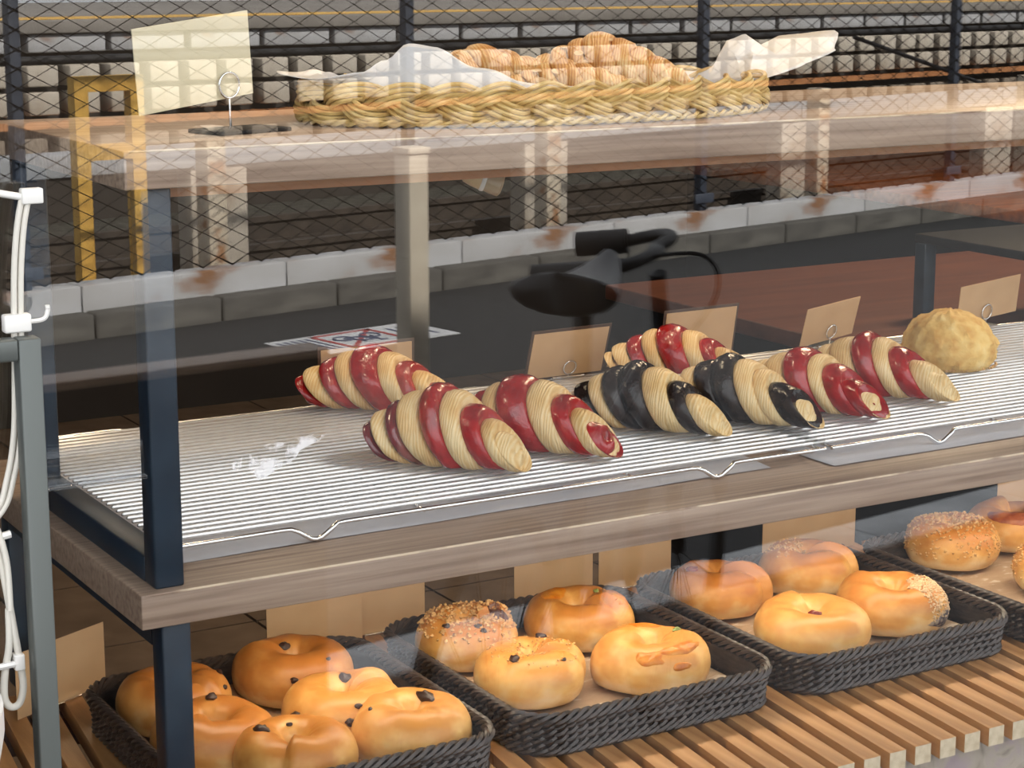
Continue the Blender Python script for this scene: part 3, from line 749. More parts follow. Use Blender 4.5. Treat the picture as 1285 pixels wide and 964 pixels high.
# ------------------------------------------------------------------ bagels
class Bagel:
    def __init__(s, seed, ro=0.058, h=0.054, hole=0.10, lump=0.25, rot=0.0, el=1.0):
        s.seed, s.ro, s.h, s.hole, s.lump, s.rot, s.el = seed, ro, h, hole, lump, rot, el
        s.rm = ro * (1 - hole) / 2; s.R = ro - s.rm
    def P(s, u, v, lift=0.0):
        d = (math.cos(u), math.sin(u))
        k = 1 + 0.10 * nz((d[0], d[1], 0.3), 0.9, s.seed) + 0.05 * nz((d[0], d[1], 0), 2.3, s.seed + 5)
        # overlapping seam: one side swells, the other dips
        q = (u - s.rot + PI) % (2 * PI) - PI
        sw = s.lump * (math.exp(-(max(q, 0) / 0.55) ** 2) * (q >= 0) - 0.45 * math.exp(-(min(q, 0) / 0.30) ** 2) * (q < 0)) * (1 if abs(q) > 0.05 else 0.5 + 10 * q if q > -0.05 else 1)
        rm = s.rm * k * (1 + 0.60 * sw); rz = s.h / 2 * k * (1 + 0.75 * sw)
        c, w = math.cos(v), math.sin(v)
        c = math.copysign(abs(c) ** 0.92, c)
        r = s.R + (rm + lift) * c
        z = s.h * 0.46 + (rz + lift) * w
        n = 0.0010 * nz((d[0] * r, d[1] * r, z), 60, s.seed)
        r = max(r, 0.0008)
        z = z + n
        if z < 0.006: z = 0.006 - (0.006 - z) * 0.35
        z = max(z, 0.0)
        return Vector((d[0] * r * s.el, d[1] * r, z))
    def mesh(s, m, nu=72, nv=32):
        V = []; F = []
        for i in range(nu):
            for j in range(nv):
                V.append(s.P(2 * PI * i / nu, 2 * PI * j / nv))
        for i in range(nu):
            for j in range(nv):
                a, b = (i + 1) % nu, (j + 1) % nv
                F.append((i * nv + j, a * nv + j, a * nv + b, i * nv + b))
        return MB().add(V, F).mesh('dough_ring', m)
    def patch(s, u0, u1, v0, v1, lift, seed, n=16):
        """a raised irregular patch lying on the crust"""
        V = []; F = []; c = ((u0 + u1) / 2, (v0 + v1) / 2)
        for i in range(n + 1):
            for j in range(25):
                rr = i / n; a = 2 * PI * j / 24
                w = 1 + 0.35 * nz((math.cos(a) * 1.5, math.sin(a) * 1.5, seed), 1.0, seed)
                uu = c[0] + (u1 - u0) / 2 * rr * w * math.cos(a); vv = c[1] + (v1 - v0) / 2 * rr * w * math.sin(a)
                V.append(s.P(uu, vv, lift * (1 - rr ** 4) * (1 + 0.5 * nz((uu, vv, seed), 5)) - 0.0004))
        for i in range(n):
            for j in range(24):
                k = i * 25 + j; F.append((k, k + 25, k + 26, k + 1))
        return MB().add(V, F)
    def crumbs(s, n, f, rmin, rmax, seed):
        mb = MB(); rnd = random.Random(seed); i = 0
        while i < n:
            u, v = rnd.uniform(0, 2 * PI), rnd.uniform(-0.6, PI + 0.3)
            if f(u, v):
                blob_chunk(mb, s.P(u, v, rnd.uniform(-0.0003, 0.0008)), rnd.uniform(rmin, rmax), rnd.random()); i += 1
        return mb
lump_me = {}
def fruit(parent, B, u, v, r, m, seed, name='raisin', sx=1.4):
    mb = MB(); V = []; F = []
    for j in range(9):
        th = PI * j / 8
        for k in range(12):
            a = 2 * PI * k / 12; d = Vector((math.sin(th) * math.cos(a) * sx, math.sin(th) * math.sin(a), math.cos(th) * 0.75))
            V.append(d * r * (1 + 0.45 * nz(d, 1.3, seed) + 0.25 * nz(d, 3.5, seed)))
    for j in range(8):
        for k in range(12):
            l = (k + 1) % 12; F.append((j * 12 + k, (j + 1) * 12 + k, (j + 1) * 12 + l, j * 12 + l))
    p = B.P(u, v, r * 0.12); q = (B.P(u + 0.03, v) - B.P(u - 0.03, v)).cross(B.P(u, v + 0.03) - B.P(u, v - 0.03)).normalized()
    return mb.add(V, F).build(name, m, parent, loc=p, rot=(-q if q.z < 0 and v < PI * 0.9 and v > 0.1 else q).to_track_quat('Z', 'Y').to_euler())
def bagel(name, label, x, y, m, seed, rz=0, tiltx=0, lift=0, group=None, cat='bagel', **kw):
    B = Bagel(seed, **kw)
    t = thing(name, label, cat, (x, y, ZP + 0.0008 + lift), (math.radians(tiltx), 0, math.radians(rz)), group)
    obj('dough_ring', B.mesh(m), t)
    return t, B
G1 = 'bagels in the leftmost tray'; G2 = 'bagels in the second tray'; G3 = 'bagels in the third tray'; G4 = 'buns in the rightmost tray'
dn = math.radians
# tray 1 (angles: -120 deg faces the camera)
t, B = bagel('bagel', 'dark baked fruited bagel partly hidden behind the steel leg, at the back left', 0.116, 0.253, BREAD_DARK, 11, group=G1, ro=0.054, rot=dn(-60), hole=0.14)
for u, v, r in ((-20, 60, .003), (-40, 35, .0025), (60, 60, .003)): fruit(t, B, dn(u), dn(v), r, RAISIN, u)
t, B = bagel('bagel', 'large fruited bagel with a raised seam at the back of the leftmost tray', 0.249, 0.268, BREAD_DARK, 12, group=G1, rot=dn(150), hole=0.13, lump=0.34)
for u, v, r in ((100, 125, .0048), (-115, 25, .0028), (-70, 60, .002)): fruit(t, B, dn(u), dn(v), r, RAISIN, u)
t, B = bagel('bagel', 'golden bagel with a curled seam just right of the steel leg, raisin on top', 0.112, 0.142, BREAD_DARK, 13, group=G1, rot=dn(-150), hole=0.15, lump=0.36)
fruit(t, B, dn(70), dn(95), .0045, RAISIN, 3)
t, B = bagel('bagel', 'speckled fruited bagel in the middle of the leftmost tray', 0.246, 0.150, BREAD_PALE, 14, group=G1, rot=dn(10), hole=0.08)
for u, v, r in ((62, 110, .005), (-110, 20, .0035), (-85, 15, .003), (-100, 50, .0025), (-165, 20, .004), (-60, 40, .002)): fruit(t, B, dn(u), dn(v), r, RAISIN, u)
t, B = bagel('bagel', 'bagel cut off by the bottom of the photo, one raisin on its left', 0.160, 0.070, BREAD, 15, group=G1, rot=dn(-120), hole=0.13, lump=0.30, ro=0.055)
fruit(t, B, dn(165), dn(95), .0052, RAISIN, 8); fruit(t, B, dn(80), dn(120), .002, RAISIN, 9)
t, B = bagel('bagel', 'pale bagel with a long dark raisin at the front right corner of the leftmost tray', 0.277, 0.073, BREAD_PALE, 16, group=G1, rot=dn(160), hole=0.06, lump=0.1, ro=0.056)
fruit(t, B, dn(20), dn(108), .0052, RAISIN, 4, sx=2.3); fruit(t, B, dn(175), dn(70), .002, RAISIN, 6)
# tray 2
t, B = bagel('bagel', 'crumble-topped bagel with dark bits at the back left of the second tray', 0.443, 0.268, BREAD, 21, group=G2, ro=0.054, rot=dn(0), hole=0.14)
B.crumbs(800, lambda u, v: v > 0.5, .0012, .0030, 4).build('crumb_topping', CRUMB, t, kind='stuff')
for u, v, r in ((-150, 70, .003), (-100, 80, .003), (-95, 60, .0025), (30, 70, .003)): fruit(t, B, dn(u), dn(v), r, RAISIN, u)
B.patch(dn(-55), dn(10), dn(60), dn(105), .003, 5).build('dark_filling', mat('dark_filling', (0.10, 0.03, 0.012), 0.35), t)
t, B = bagel('bagel', 'glossy cheese bagel at the back right of the second tray', 0.574, 0.262, BREAD, 22, group=G2, rot=dn(-60), hole=0.12, lump=0.3)
B.patch(dn(-75), dn(10), dn(40), dn(115), .0018, 6).build('cheese_patch', CHEESE, t); B.patch(dn(80), dn(170), dn(70), dn(120), .0018, 7).build('cheese_patch', CHEESE, t)
fruit(t, B, dn(10), dn(100), .003, GREEN_SEED, 3, 'green_seed')
t, B = bagel('bagel', 'sesame-sprinkled bagel with a folded end at the front left of the second tray', 0.446, 0.146, BREAD_PALE, 23, group=G2, rot=dn(-20), hole=0.03, lump=0.28, ro=0.055)
B.crumbs(230, lambda u, v: 0.85 < v < 2.4 and nz((math.cos(u) * 2, math.sin(u) * 2, v), 1.2, 2) > -0.25, .0007, .0017, 5).build('sesame_seeds', CRUMB, t, kind='stuff')
for u, v, r in ((-145, 75, .0045), (40, 80, .004), (-70, 60, .002)): fruit(t, B, dn(u), dn(v), r, RAISIN, u)
t, B = bagel('bagel', 'pale cheese bagel with browned patches and a raised end, front right of the second tray', 0.571, 0.117, BREAD_PALE, 24, group=G2, rot=dn(155), hole=0.11, lump=0.46)
B.patch(dn(-118), dn(-42), dn(48), dn(82), .0018, 8).build('cheese_patch', CHEESE, t); B.patch(dn(-145), dn(-108), dn(28), dn(66), .0018, 9).build('cheese_patch', CHEESE, t)
B.patch(dn(-104), dn(-80), dn(16), dn(34), .0016, 10).build('cheese_patch', CHEESE, t); B.patch(dn(40), dn(100), dn(70), dn(110), .0016, 11).build('cheese_patch', CHEESE, t)
fruit(t, B, dn(-2), dn(95), .0034, GREEN_SEED, 3, 'green_seed', 1.7)
# tray 3
t, B = bagel('bagel', 'glossy brown bagel with one dark bean on top, back left of the third tray', 0.765, 0.272, BREAD_DARK, 31, group=G3, rot=dn(-50), hole=0.0, lump=0.36, ro=0.055)
fruit(t, B, dn(165), dn(85), .0048, RED_BEAN, 2, 'bean', 1.5)
t, B = bagel('bagel', 'golden bagel with a crumbed back edge at the rear of the third tray', 0.899, 0.284, BREAD, 32, group=G3, rot=dn(-45), hole=0.02, lump=0.30, ro=0.055)
B.crumbs(320, lambda u, v: v > 0.9 and dn(60) < u < dn(200), .0009, .0022, 6).build('crumb_topping', CRUMB, t, kind='stuff')
fruit(t, B, dn(-20), dn(60), .002, RAISIN, 2)
t, B = bagel('bagel', 'smooth golden bagel with a red bean in its dimple, front of the third tray', 0.771, 0.112, BREAD_PALE, 33, group=G3, rot=dn(80), hole=0.07, lump=0.16, ro=0.062)
fruit(t, B, dn(-122), dn(118), .0055, RED_BEAN, 2, 'bean', 1.4)
t, B = bagel('bagel', 'bagel with its right side coated in pale crumbs over a dark berry patch', 0.898, 0.132, BREAD, 34, group=G3, rot=dn(100), hole=0.10, lump=0.12, ro=0.060)
B.crumbs(900, lambda u, v: -0.15 < v < 2.1 and (math.cos(u - dn(-42)) > 0.72), .0009, .0020, 7).build('crumb_coating', CRUMB_PALE, t, kind='stuff')
B.patch(dn(-86), dn(-8), dn(-34), dn(8), .002, 12).build('berry_patch', BLUE_JAM, t)
# tray 4
t, B = bagel('crumbed_bun', 'oval bun coated all over in golden crumbs at the left of the rightmost tray', 1.116, 0.276, BREAD, 41, group=G4, cat='bun', rot=dn(0), hole=0.0, lump=0.05, ro=0.056, h=0.058)
B.crumbs(1300, lambda u, v: -0.2 < v, .0010, .0024, 8).build('crumb_coating', CRUMB, t, kind='stuff')
t, B = bagel('bagel', 'bagel with browned red topping at the back of the rightmost tray', 1.232, 0.296, BREAD, 42, group=G4, rot=dn(60), hole=0.08, ro=0.056)
B.patch(dn(-175), dn(-90), dn(35), dn(95), .002, 13).build('browned_topping', mat('browned_red', ramp=[(0.3, (0.20, 0.03, 0.012)), (0.7, (0.46, 0.14, 0.04))], scale=(80, 80, 80), rough=0.4), t)
t, B = bagel('crumbed_bun', 'crumb-coated bun cut off by the right edge of the photo', 1.150, 0.128, BREAD, 43, group=G4, cat='bun', rot=dn(0), hole=0.0, lump=0.05, ro=0.056, h=0.058)
B.crumbs(1300, lambda u, v: -0.2 < v, .0010, .0024, 9).build('crumb_coating', CRUMB, t, kind='stuff')

# cards standing behind the trays
GRL = 'blank cards standing behind the wicker trays'
def low_card(label, x0, y0, x1, y1, h, lean=0.0):
    w = math.hypot(x1 - x0, y1 - y0); yaw = math.atan2(y1 - y0, x1 - x0)
    card(label, ((x0 + x1) / 2, (y0 + y1) / 2, ZS + 0.0004), w, h, (lean, 0, yaw), GRL, cardlift=0.0006)
low_card('blank tan card standing at the far left of the slatted table', -0.004, 0.355, 0.102, 0.408, 0.066)
low_card('blank tan card behind the leftmost tray, left of the overlapping pair', 0.276, 0.400, 0.386, 0.398, 0.055)
low_card('blank tan card behind the leftmost tray, right of the overlapping pair', 0.362, 0.413, 0.468, 0.409, 0.055)
low_card('blank tan card behind the second tray, just left of the cheese bagel', 0.585, 0.413, 0.690, 0.413, 0.055)
low_card('blank tan card behind the gap between the second and third trays', 0.698, 0.412, 0.798, 0.410, 0.055)
low_card('blank tan card behind the crumb-edged bagel of the third tray', 0.935, 0.412, 1.080, 0.412, 0.055)
low_card('blank tan card behind the rightmost tray', 1.320, 0.412, 1.420, 0.412, 0.055)

# ------------------------------------------------------------------ things outside, at the window's left edge
fr = thing('metal_stand', 'grey metal stand with a square tube upright in front of the window', 'stand', (-0.14, -0.20, 0))
MB().bevbox(-0.0075, 0.0075, -0.0075, 0.0075, 0, 1.204, 0.0015).build('upright', ALU, fr)
MB().bevbox(-0.42, -0.0076, -0.0075, 0.0075, 1.190, 1.204, 0.0015).build('top_bar', ALU, fr)
MB().bevbox(-0.435, -0.42, -0.0075, 0.0075, 0, 1.204, 0.0015).build('upright', ALU, fr)
def smoothpath(pts, n=12):
    P_ = [Vector(p) for p in pts]; P_ = [2 * P_[0] - P_[1]] + P_ + [2 * P_[-1] - P_[-2]]; out = []
    for i in range(1, len(P_) - 2):
        a, b, c, d = P_[i - 1:i + 3]
        for k in range(n):
            t = k / n
            out.append(0.5 * ((2 * b) + (c - a) * t + (2 * a - 5 * b + 4 * c - d) * t * t + (3 * b - a - 3 * c + d) * t ** 3))
    out.append(P_[-2]); return out
yc = -0.189
cb = thing('cable', 'ivory twin cable hanging down the left side of the window', 'cable', (0, 0, 0))
for dx in (-0.0022, 0.0022):
    MB().tube(smoothpath([(-0.132 + dx, yc, 1.297), (-0.137 + dx, yc, 1.275), (-0.1405 + dx, yc, 1.245), (-0.1425 + dx, yc, 1.205), (-0.1435 + dx, yc, 1.18), (-0.146 + dx, yc, 1.14), (-0.152 + dx, yc, 1.11), (-0.163 + dx, yc, 1.085), (-0.20 + dx, yc, 1.06)]), 0.0021, 8).build('cord', CABLEM, cb)
MB().tube(smoothpath([(-0.20, yc, 1.306), (-0.165, yc, 1.300), (-0.142, yc, 1.295), (-0.126, yc, 1.292)]), 0.0024, 8).build('tie_strap', WHITEP, cb)
MB().bevbox(-0.136, -0.122, yc - 0.004, yc + 0.004, 1.289, 1.299, 0.001).build('clip', WHITEP, cb)
MB().bevbox(-0.152, -0.134, yc - 0.005, yc + 0.004, 1.206, 1.218, 0.0015).build('clip', WHITEP, cb)['label'] = 'cable clip resting on the metal stand'
MB().tube(smoothpath([(-0.136, yc, 1.212), (-0.125, yc, 1.213), (-0.122, yc, 1.218), (-0.122, yc, 1.222)]), 0.0016, 6).build('tie_tail', WHITEP, cb)
cl_ = thing('cable', 'looped ivory cable tied in a bundle at the lower left', 'cable', (0, 0, 0))
MB().tube(smoothpath([(-0.170, yc, 1.085), (-0.166, yc, 1.072), (-0.161, yc, 1.050), (-0.156, yc, 1.010), (-0.153, yc, 0.985), (-0.151, yc, 0.965), (-0.154, yc, 0.953), (-0.160, yc, 0.951), (-0.164, yc, 0.958), (-0.163, yc, 0.975), (-0.159, yc, 0.995), (-0.158, yc, 1.02)]), 0.0026, 8).build('cord', CABLEM, cl_)
MB().tube(smoothpath([(-0.158, yc - 0.004, 1.02), (-0.1585, yc - 0.004, 1.05), (-0.162, yc - 0.004, 1.07), (-0.168, yc, 1.09)]), 0.0022, 8).build('cord', CABLEM, cl_)
MB().tube([(-0.175, yc - 0.003, 1.069), (-0.155, yc - 0.003, 1.072)], 0.0026, 6).build('tie_strap', WHITEP, cl_)
MB().bevbox(-0.157, -0.150, yc - 0.005, yc + 0.004, 0.977, 0.988, 0.001).build('tie_strap', WHITEP, cl_)
MB().tube([(-0.178, yc - 0.003, 0.981), (-0.155, yc - 0.003, 0.982)], 0.0022, 6).build('tie_strap', WHITEP, cl_)
pt = MB()
prof = [(0.085, 0.0)]
for k in range(60):
    prof += [(0.088 + 0.012 * k / 60, 0.02 + 0.0155 * k), (0.0915 + 0.012 * k / 60, 0.028 + 0.0155 * k)]
prof += [(0.106, 0.955), (0.108, 0.965), (0.108, 0.982), (0.103, 0.984), (0.102, 0.96), (0.098, 0.94)]
tag(pt.lathe(prof, 48).build('planter', WHITEP, None, loc=(-0.303, -0.285, 0.02)), 'tall ribbed white planter cut off at the bottom left corner', 'planter')
br = thing('acrylic_bracket', 'small clear acrylic bracket stuck on the window near the metal stand', 'bracket', (-0.075, GL - 0.003, 1.108))
MB().bevbox(-0.055, 0.020, -0.0015, 0.0028, -0.014, 0.012, 0.0008).build('plate', ACRYL, br)
MB().bevbox(-0.055, 0.020, -0.008, -0.0016, -0.014, -0.0115, 0.0005).build('lip', ACRYL, br)

def residue_mat():
    m = bpy.data.materials.new('dried_tape_residue'); m.use_nodes = True
    nt = m.node_tree; N = nt.nodes; L = nt.links
    tr_ = N.new('ShaderNodeBsdfTransparent'); mx = N.new('ShaderNodeMixShader'); p = N['Principled BSDF']
    p.inputs['Base Color'].default_value = (0.75, 0.73, 0.72, 1); p.inputs['Roughness'].default_value = 0.8
    tc = N.new('ShaderNodeTexCoord'); n = N.new('ShaderNodeTexNoise'); n.inputs['Scale'].default_value = 75; n.inputs['Detail'].default_value = 6
    cr = N.new('ShaderNodeValToRGB'); set_ramp(cr, [(0.48, (0, 0, 0)), (0.60, (0.55, 0.55, 0.55))])
    L.new(tc.outputs['Object'], n.inputs[0]); L.new(n.outputs[0], cr.inputs[0]); L.new(cr.outputs[0], mx.inputs[0])
    L.new(tr_.outputs[0], mx.inputs[1]); L.new(p.outputs[0], mx.inputs[2]); L.new(mx.outputs[0], N['Material Output'].inputs[0])
    return m
V = []
for k in range(24):
    a = 2 * PI * k / 24; r = 1 + 0.25 * math.sin(3 * a + 1) + 0.15 * math.sin(5 * a)
    V.append((0.030 * r * math.cos(a), 0, 0.011 * r * math.sin(a) + 0.008 * math.cos(a)))
rm_ = MB().add(V + [(x, 0.0004, z) for x, y, z in V], [tuple(range(24)), tuple(range(47, 23, -1))] + [(i, (i + 1) % 24, 24 + (i + 1) % 24, 24 + i) for i in range(24)])
tag(rm_.build('tape_residue', residue_mat(), None, False, (0.0432, GL - 0.0008, 1.0946)), 'patch of dried whitish tape residue on the glass in front of the left rack', 'residue')

# ------------------------------------------------------------------ inside, behind the shelves
ct = thing('counter', 'red-brown wooden counter far inside the shop, on the right', 'counter', (3.36, 0, 0))
MB().bevbox(0, 1.7, 2.3, 4.2, 0.765, 0.80, 0.003).build('top', BROWNW, ct)
MB().box(0.10, 1.65, 2.4, 4.15, 0.0, 0.7645).build('cabinet_body', BLACK, ct, False)
bn = thing('low_cabinet', 'deep-brown wooden cabinet top inside the shop, behind the wire racks', 'cabinet', (1.70, 0.70, 0))
MB().bevbox(0, 1.5, 0.0, 1.25, 0.77, 0.80, 0.003).build('top', BROWND, bn)
MB().box(0.06, 1.45, 0.05, 1.2, 0.0, 0.7695).build('cabinet_body', BLACK, bn, False)
st = thing('display_riser', 'black metal riser with a thin leg standing on the deep-brown cabinet', 'riser', (1.99, 1.30, 0.8002))
MB().bevbox(-0.012, 1.0, -0.45, 0.030, 0.142, 0.158, 0.002).build('top_frame', BLACK, st)
for x, y in ((0, 0), (0.96, 0), (0, -0.44), (0.96, -0.44)):
    MB().bevbox(x - 0.012, x + 0.016, y, y + 0.028, 0, 0.1415, 0.002).build('leg', STEEL_BLUE, st)

# ------------------------------------------------------------------ the street the window reflects (behind the camera)
c12, s12 = math.cos(math.radians(12)), math.sin(math.radians(12))
def W(s, D, z):
    vx = CAM.x - s12 * D + c12 * s; vy = CAM.y + c12 * D + s12 * s
    return Vector((vx, 2 * GL - vy, z))
SROT = -math.radians(12)
def sbox(mb, s0, s1, D0, D1, z0, z1, mi=0):
    v = [W(s, D, z) for z in (z0, z1) for D in (D0, D1) for s in (s0, s1)]
    return mb.add(v, [(1, 3, 2, 0), (6, 7, 5, 4), (4, 5, 1, 0), (3, 7, 6, 2), (2, 6, 4, 0), (5, 7, 3, 1)], mi)
ra, rb = W(-14, 6.86, 0), W(30, 6.86, 0)
rq = [(ra.x, ra.y), (rb.x, rb.y), (rb.x, GL - 0.006), (ra.x, GL - 0.006)]
struct('road', MB().add([(x, y, z) for z in (-0.2, 0.0) for x, y in rq], [(3, 2, 1, 0), (4, 5, 6, 7), (0, 1, 5, 4), (1, 2, 6, 5), (2, 3, 7, 6), (3, 0, 4, 7)]), ASPHALT)
kb = thing('kerb', 'dark weathered concrete kerb along the far side of the road', 'kerb', W(0, 6.90, 0), (0, 0, SROT))
km = MB().bevbox(0.004, 0.596, -0.035, 0.06, -0.1, 0.10, 0.012).mesh('kerb_stone', KERBM)
for k in range(26): obj('kerb_stone', km, kb, (1.0 + 0.6 * k, 0, 0))
fe = thing('chain_link_fence', 'blue-grey chain-link fence between the road and the railway', 'fence', W(0, 7.0, 0.0), (0, 0, SROT))
bs = MB().bevbox(0.003, 0.997, -0.06, 0.06, 0.0, 0.20, 0.006).mesh('base_block', BASEC)
for k in range(1, 15): obj('base_block', bs, fe, (k, 0, 0))
FH = 1.85
pm = MB().bevbox(-0.024, 0.024, -0.024, 0.024, 0.2005, FH, 0.004).bevbox(-0.07, 0.07, 0.026, 0.034, 0.24, 0.29, 0.003).mesh('post', FENCEP)
for s in (1.75, 3.78, 5.73, 7.69, 9.87, 11.9, 13.9): obj('post', pm, fe, (s, 0, 0))
for z in (1.085, FH - 0.05):
    MB().tube([(1, -0.03, z), (15, -0.03, z)], 0.017 if z < 1.3 else 0.022, 8).build('rail', RUBBER, fe)
MB().tube([(9.0, -0.06, 1.06), (10.4, -0.06, 0.72)], 0.012, 6).build('brace', RUBBER, fe)
wm = MB(); pitch = 0.074; nw = int(13.2 / (pitch / 2)); nzz = int((FH - 0.22) / (pitch / 2))
for i in range(nw):
    x0 = 1.6 + i * pitch / 2 * 1.0
    if i % 2: continue
    fl2 = 1 if (i // 2) % 2 else -1
    pts = []
    for j in range(nzz + 1):
        pts.append((x0 + (pitch / 2 if j % 2 else -pitch / 2) * fl2, 0.028 + (0.002 if j % 2 else -0.002), 0.21 + j * pitch / 2))
    wm.tube(pts, 0.0040, 4, caps=False)
wm.build('chain_link_mesh', WIREM, fe, smooth=False, kind='stuff')
struct('ground', sbox(MB(), -14, 34, 6.86, 12.2, -0.45, -0.28), BALLAST)
for i, (D, z) in enumerate(((9.4, -0.28), (10.46, -0.28))):
    tag(sbox(sbox(sbox(MB(), 0, 30, D - .05, D + .05, z, z + .02), 0, 30, D - .012, D + .012, z + .02, z + .13), 0, 30, D - .034, D + .034, z + .13, z + .165).build('rail', RUST, None, False),
        ('rusty railway rail nearer the fence' if i == 0 else 'rusty railway rail nearer the platform'), 'rail', 'railway rails')
tr = thing('cable_trough', 'blue-grey concrete cable trough on pale footings beside the railway track', 'trough', W(0, 9.0, -0.28), (0, 0, SROT))
t1 = MB().bevbox(0.003, 1.197, -0.10, 0.10, 0.685, 0.80, 0.006).mesh('trough_segment', mat('trough_concrete', ramp=[(0.3, (0.24, 0.255, 0.28)), (0.7, (0.34, 0.355, 0.38))], scale=(5, 5, 5), rough=0.9))
t2 = MB().bevbox(-0.18, 0.18, -0.06, 0.08, 0.0, 0.6845, 0.01).mesh('footing', BLOCKM)
for k in range(1, 16):
    obj('trough_segment', t1, tr, (1.2 * k, 0, 0))
    if k % 2: obj('footing', t2, tr, (1.2 * k, 0, 0))
yf = thing('yellow_frame', 'yellow painted rectangular frame standing behind the fence', 'frame', W(4.62, 8.0, -0.28), (0, 0, SROT))
for x0, x1, z0, z1 in ((-0.02, 0.05, 0, 1.24), (0.27, 0.34, 0, 1.24)): MB().box(x0, x1, -0.03, 0.03, z0, z1).build('upright', YELLOW, yf, False)
for z0 in (1.17, 0.86): MB().box(0.0505, 0.2695, -0.03, 0.03, z0, z0 + 0.07).build('crosspiece', YELLOW, yf, False)
pf = thing('platform', 'railway platform with a yellow line and rows of pale concrete blocks', 'platform', W(0, 12.0, 0), (0, 0, SROT))
MB().box(2, 34, -6.0, -0.18, -0.35, 1.009).build('core', JOINTM, pf, False)
MB().bevbox(2, 34, -6.0, 0.03, 1.01, 1.10, 0.01).build('edge_slab', SLABM, pf)
MB().box(2, 34, -0.62, -0.06, 1.101, 1.104).build('yellow_line', YELLOW, pf, False)
for z0, z1, w in ((0.885, 1.005, 0.62), (0.66, 0.80, 0.30), (0.47, 0.625, 0.30), (0.15, 0.32, 0.30)):
    n = 26 if w > 0.5 else 46
    me = MB().bevbox(0.03, w - 0.035 * (w < 0.5) - 0.004, -0.18, 0.0, z0, z1, 0.012).mesh('concrete_block', BASEC if w > .5 else (BLOCKM if z0 > .4 else mat('dimmed_block', ramp=[(0.3, (0.12, 0.09, 0.065)), (0.7, (0.26, 0.22, 0.18))], scale=(3, 3, 3), rough=0.9)))  # lowest block row coloured darker so its reflection in the glass stays faint
    for k in range(n):
        obj('concrete_block', me, pf, (5.2 + k * (w + 0.015) + (0.1 if z0 > .4 else 0), random.uniform(-0.02, 0), 0))
MB().box(2, 34, -0.1, 0.03, 0.385, 0.43).build('cable_duct', BATTEN, pf, False)
for s, lb in ((5.0, 'nearest the yellow frame'), (7.07, 'left of the bicycle saddle in the reflection'), (9.25, 'right of the bicycle saddle in the reflection'), (11.4, 'farthest along the fence')):
    po = MB().bevbox(-0.05, 0.05, -0.05, 0.05, -0.28, 0.75, 0.006).build('concrete_post', CREAMP, None, loc=W(s, 7.5, 0), rot=(0, 0, SROT))
    tag(po, 'cream rust-stained post behind the chain-link fence, ' + lb, 'post', 'cream posts behind the fence')
BOLM = mat('weathered_cream', ramp=[(0.3, (0.42, 0.37, 0.30)), (0.7, (0.52, 0.47, 0.385))], scale=(9, 9, 9), rough=0.8)
bo = thing('bollard', 'cream square bollard on the near side of the road', 'bollard', W(3.54, 4.31, 0), (0, 0, SROT))
MB().bevbox(-0.034, 0.034, -0.034, 0.034, 0, 0.93, 0.004).build('shaft', BOLM, bo)
MB().bevbox(-0.038, 0.038, -0.038, 0.038, 0.9305, 0.95, 0.004).build('cap', BOLM, bo)
def mir(x, y, z=0.0): return Vector((x, 2 * GL - y, z))
# low black panel with a brown cap near the photographer
pa = thing('planter_screen', 'low black panel screen with a brown wooden cap rail', 'screen', mir(0.905, 1.63), (0, 0, -math.atan2(0.056, 0.569)))
MB().box(-0.74, 0.0, -0.015, 0.015, 0, 0.785).build('panel', BLACK, pa, False)
MB().bevbox(-0.75, 0.004, -0.035, 0.035, 0.7852, 0.80, 0.002).build('cap_rail', LAMINATE, pa)
gt = thing('gutter', 'pale concrete drainage gutter along the near side of the road', 'gutter', mir(1.0, 2.09), (0, 0, -math.atan2(0.31, 2.1)))
gm = MB().bevbox(0.003, 0.597, -0.10, 0.09, -0.05, 0.012, 0.006).mesh('gutter_cover', GUTTER)
for k in range(6): obj('gutter_cover', gm, gt, (0.6 * k - 0.6, 0, 0))
# no-bicycle-parking sheet on the road
sg = thing('road_sign', 'white sheet on the road with a red-framed struck-out bicycle sign', 'sign', W(4.78, 6.13, 0.001), (0, 0, SROT))
MB().box(-0.36, 0.36, -0.17, 0.17, 0, 0.003).build('sheet', SIGN_W, sg, False)
fm = MB()
for a in (((-0.15, -0.14), (0.13, -0.14)), ((0.13, -0.14), (0.13, 0.14)), ((0.13, 0.14), (-0.15, 0.14)), ((-0.15, 0.14), (-0.15, -0.14)), ((-0.15, 0.14), (0.13, -0.14))):
    (xa, ya), (xb, yb) = a; L_ = math.hypot(xb - xa, yb - ya)
    Mr = Matrix.Translation((xa, ya, 0.0031)) @ Matrix.Rotation(math.atan2(yb - ya, xb - xa), 4, 'Z')
    fm.box(-0.01, L_ + 0.01, -0.011, 0.011, 0, 0.001, 0, Mr)
fm.build('red_frame', SIGN_R, sg, False)
pg = MB()
for wx in (-0.075, 0.055):
    pg.tube([(wx + 0.042 * math.cos(a), -0.03 + 0.042 * math.sin(a), 0.0042) for a in np.linspace(0, 2 * PI, 25)[:-1]], 0.004, 4, True)
for a, b in (((-0.075, -0.03), (-0.03, 0.045)), ((-0.03, 0.045), (0.035, 0.045)), ((0.035, 0.045), (-0.01, -0.03)), ((-0.01, -0.03), (-0.075, -0.03)), ((0.055, -0.03), (0.03, 0.075)), ((0.03, 0.075), (0.06, 0.08)), ((-0.035, 0.065), (-0.04, 0.04))):
    pg.tube([(*a, 0.0042), (*b, 0.0042)], 0.004, 4)
pg.build('bicycle_pictogram', SIGN_N, sg, False)
for k in range(5):
    MB().box(-0.335 + 0.034 * k, -0.320 + 0.034 * k, -0.13, 0.13 - 0.02 * (k % 3), 0.003, 0.0036).build('text_line', SIGN_N, sg, False)
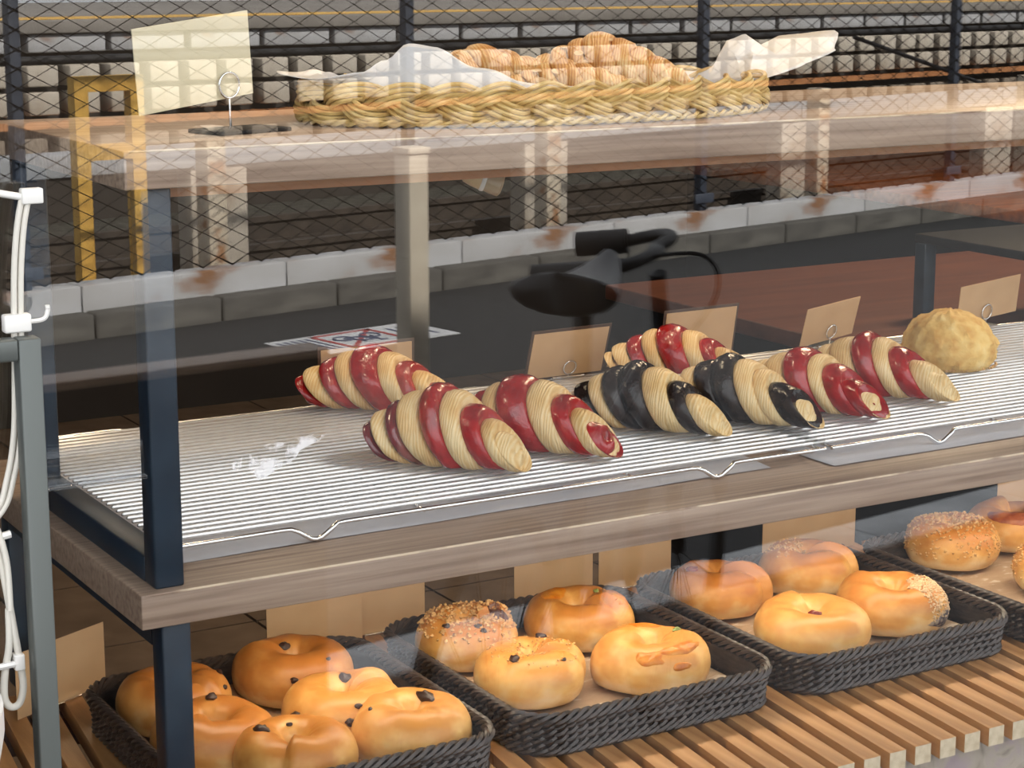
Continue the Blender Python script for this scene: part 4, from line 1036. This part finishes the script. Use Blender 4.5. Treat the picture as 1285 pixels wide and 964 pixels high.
for k in range(3):
    MB().box(0.185 + 0.05 * k, 0.205 + 0.05 * k, -0.10, 0.11, 0.003, 0.0036).build('text_line', SIGN_N, sg, False)

# parked bicycle: only its saddle and grip show up in the glass
bi = thing('bicycle', 'black bicycle parked by the window, seen only as a reflection', 'bicycle', mir(1.175, 1.20), (0, 0, math.radians(-40)))
RW = 0.33
for wx, nm in ((-0.42, 'rear'), (0.62, 'front')):
    MB().tube([(wx + RW * math.cos(a), 0, RW + RW * math.sin(a)) for a in np.linspace(0, 2 * PI, 49)[:-1]], 0.017, 8, True).build('tyre', RUBBER, bi)
    sp_ = MB()
    for k in range(14):
        a = 2 * PI * k / 14; sp_.tube([(wx, 0, RW), (wx + RW * math.cos(a), 0, RW + RW * math.sin(a))], 0.0012, 4)
    sp_.build('spokes', RUBBER, bi, kind='stuff')
f_ = MB()
for a, b in (((-0.42, 0, 0.33), (-0.06, 0, 0.30)), ((-0.42, 0, 0.33), (-0.02, 0, 0.62)), ((-0.06, 0, 0.30), (0.0, 0, 0.90)), ((-0.06, 0, 0.30), (0.48, 0, 0.72)), ((-0.03, 0, 0.62), (0.47, 0, 0.78)), ((0.62, 0, 0.33), (0.44, 0, 0.90))):
    f_.tube([a, b], 0.016, 10)
f_.build('frame', VINYL, bi)
V = []; F = []
for i in range(21):
    t = i / 20; x = -0.13 + 0.27 * t
    hw = 0.078 * (1 - t) ** 0.9 + 0.020 if t > 0.12 else 0.098 * math.sqrt(max(0.02, 1 - ((0.12 - t) / 0.12) ** 2)) * 0.92
    for k in range(16):
        a = 2 * PI * k / 16
        V.append((x, hw * math.cos(a), 0.935 + 0.028 * math.sin(a) * (1 if math.sin(a) > 0 else 1.4) + 0.02 * (0.5 - t) ** 2 * 4))
for i in range(20):
    for k in range(16):
        l = (k + 1) % 16; F.append((i * 16 + k, i * 16 + l, (i + 1) * 16 + l, (i + 1) * 16 + k))
F.append(tuple(range(16))[::-1]); F.append(tuple(320 + k for k in range(16)))
MB().add(V, F).build('saddle', VINYL, bi)
stm = Matrix.Translation((0.45, 0, 0)) @ Matrix.Rotation(math.radians(82), 4, 'Z') @ Matrix.Translation((0, 0, 0.07)) @ Matrix.Translation((-0.45, 0, 0))
bp_ = lambda *p: stm @ Vector(p)
MB().tube(smoothpath([bp_(0.34, -0.22, 0.85), bp_(0.42, -0.20, 0.87), bp_(0.46, -0.10, 0.88), bp_(0.44, 0, 0.87), bp_(0.46, 0.10, 0.88), bp_(0.42, 0.20, 0.87), bp_(0.34, 0.22, 0.85)]), 0.012, 8).build('handlebar', RUBBER, bi)
for y in (-0.22, 0.22):
    MB().tube([bp_(0.26, y, 0.845), bp_(0.36, y, 0.855)], 0.024, 12).build('grip', RUBBER, bi)
MB().tube(smoothpath([bp_(0.40, 0.15, 0.87), bp_(0.54, 0.12, 0.88), bp_(0.56, 0.05, 0.80), bp_(0.48, 0.01, 0.68)]), 0.004, 6).build('brake_cable', RUBBER, bi)
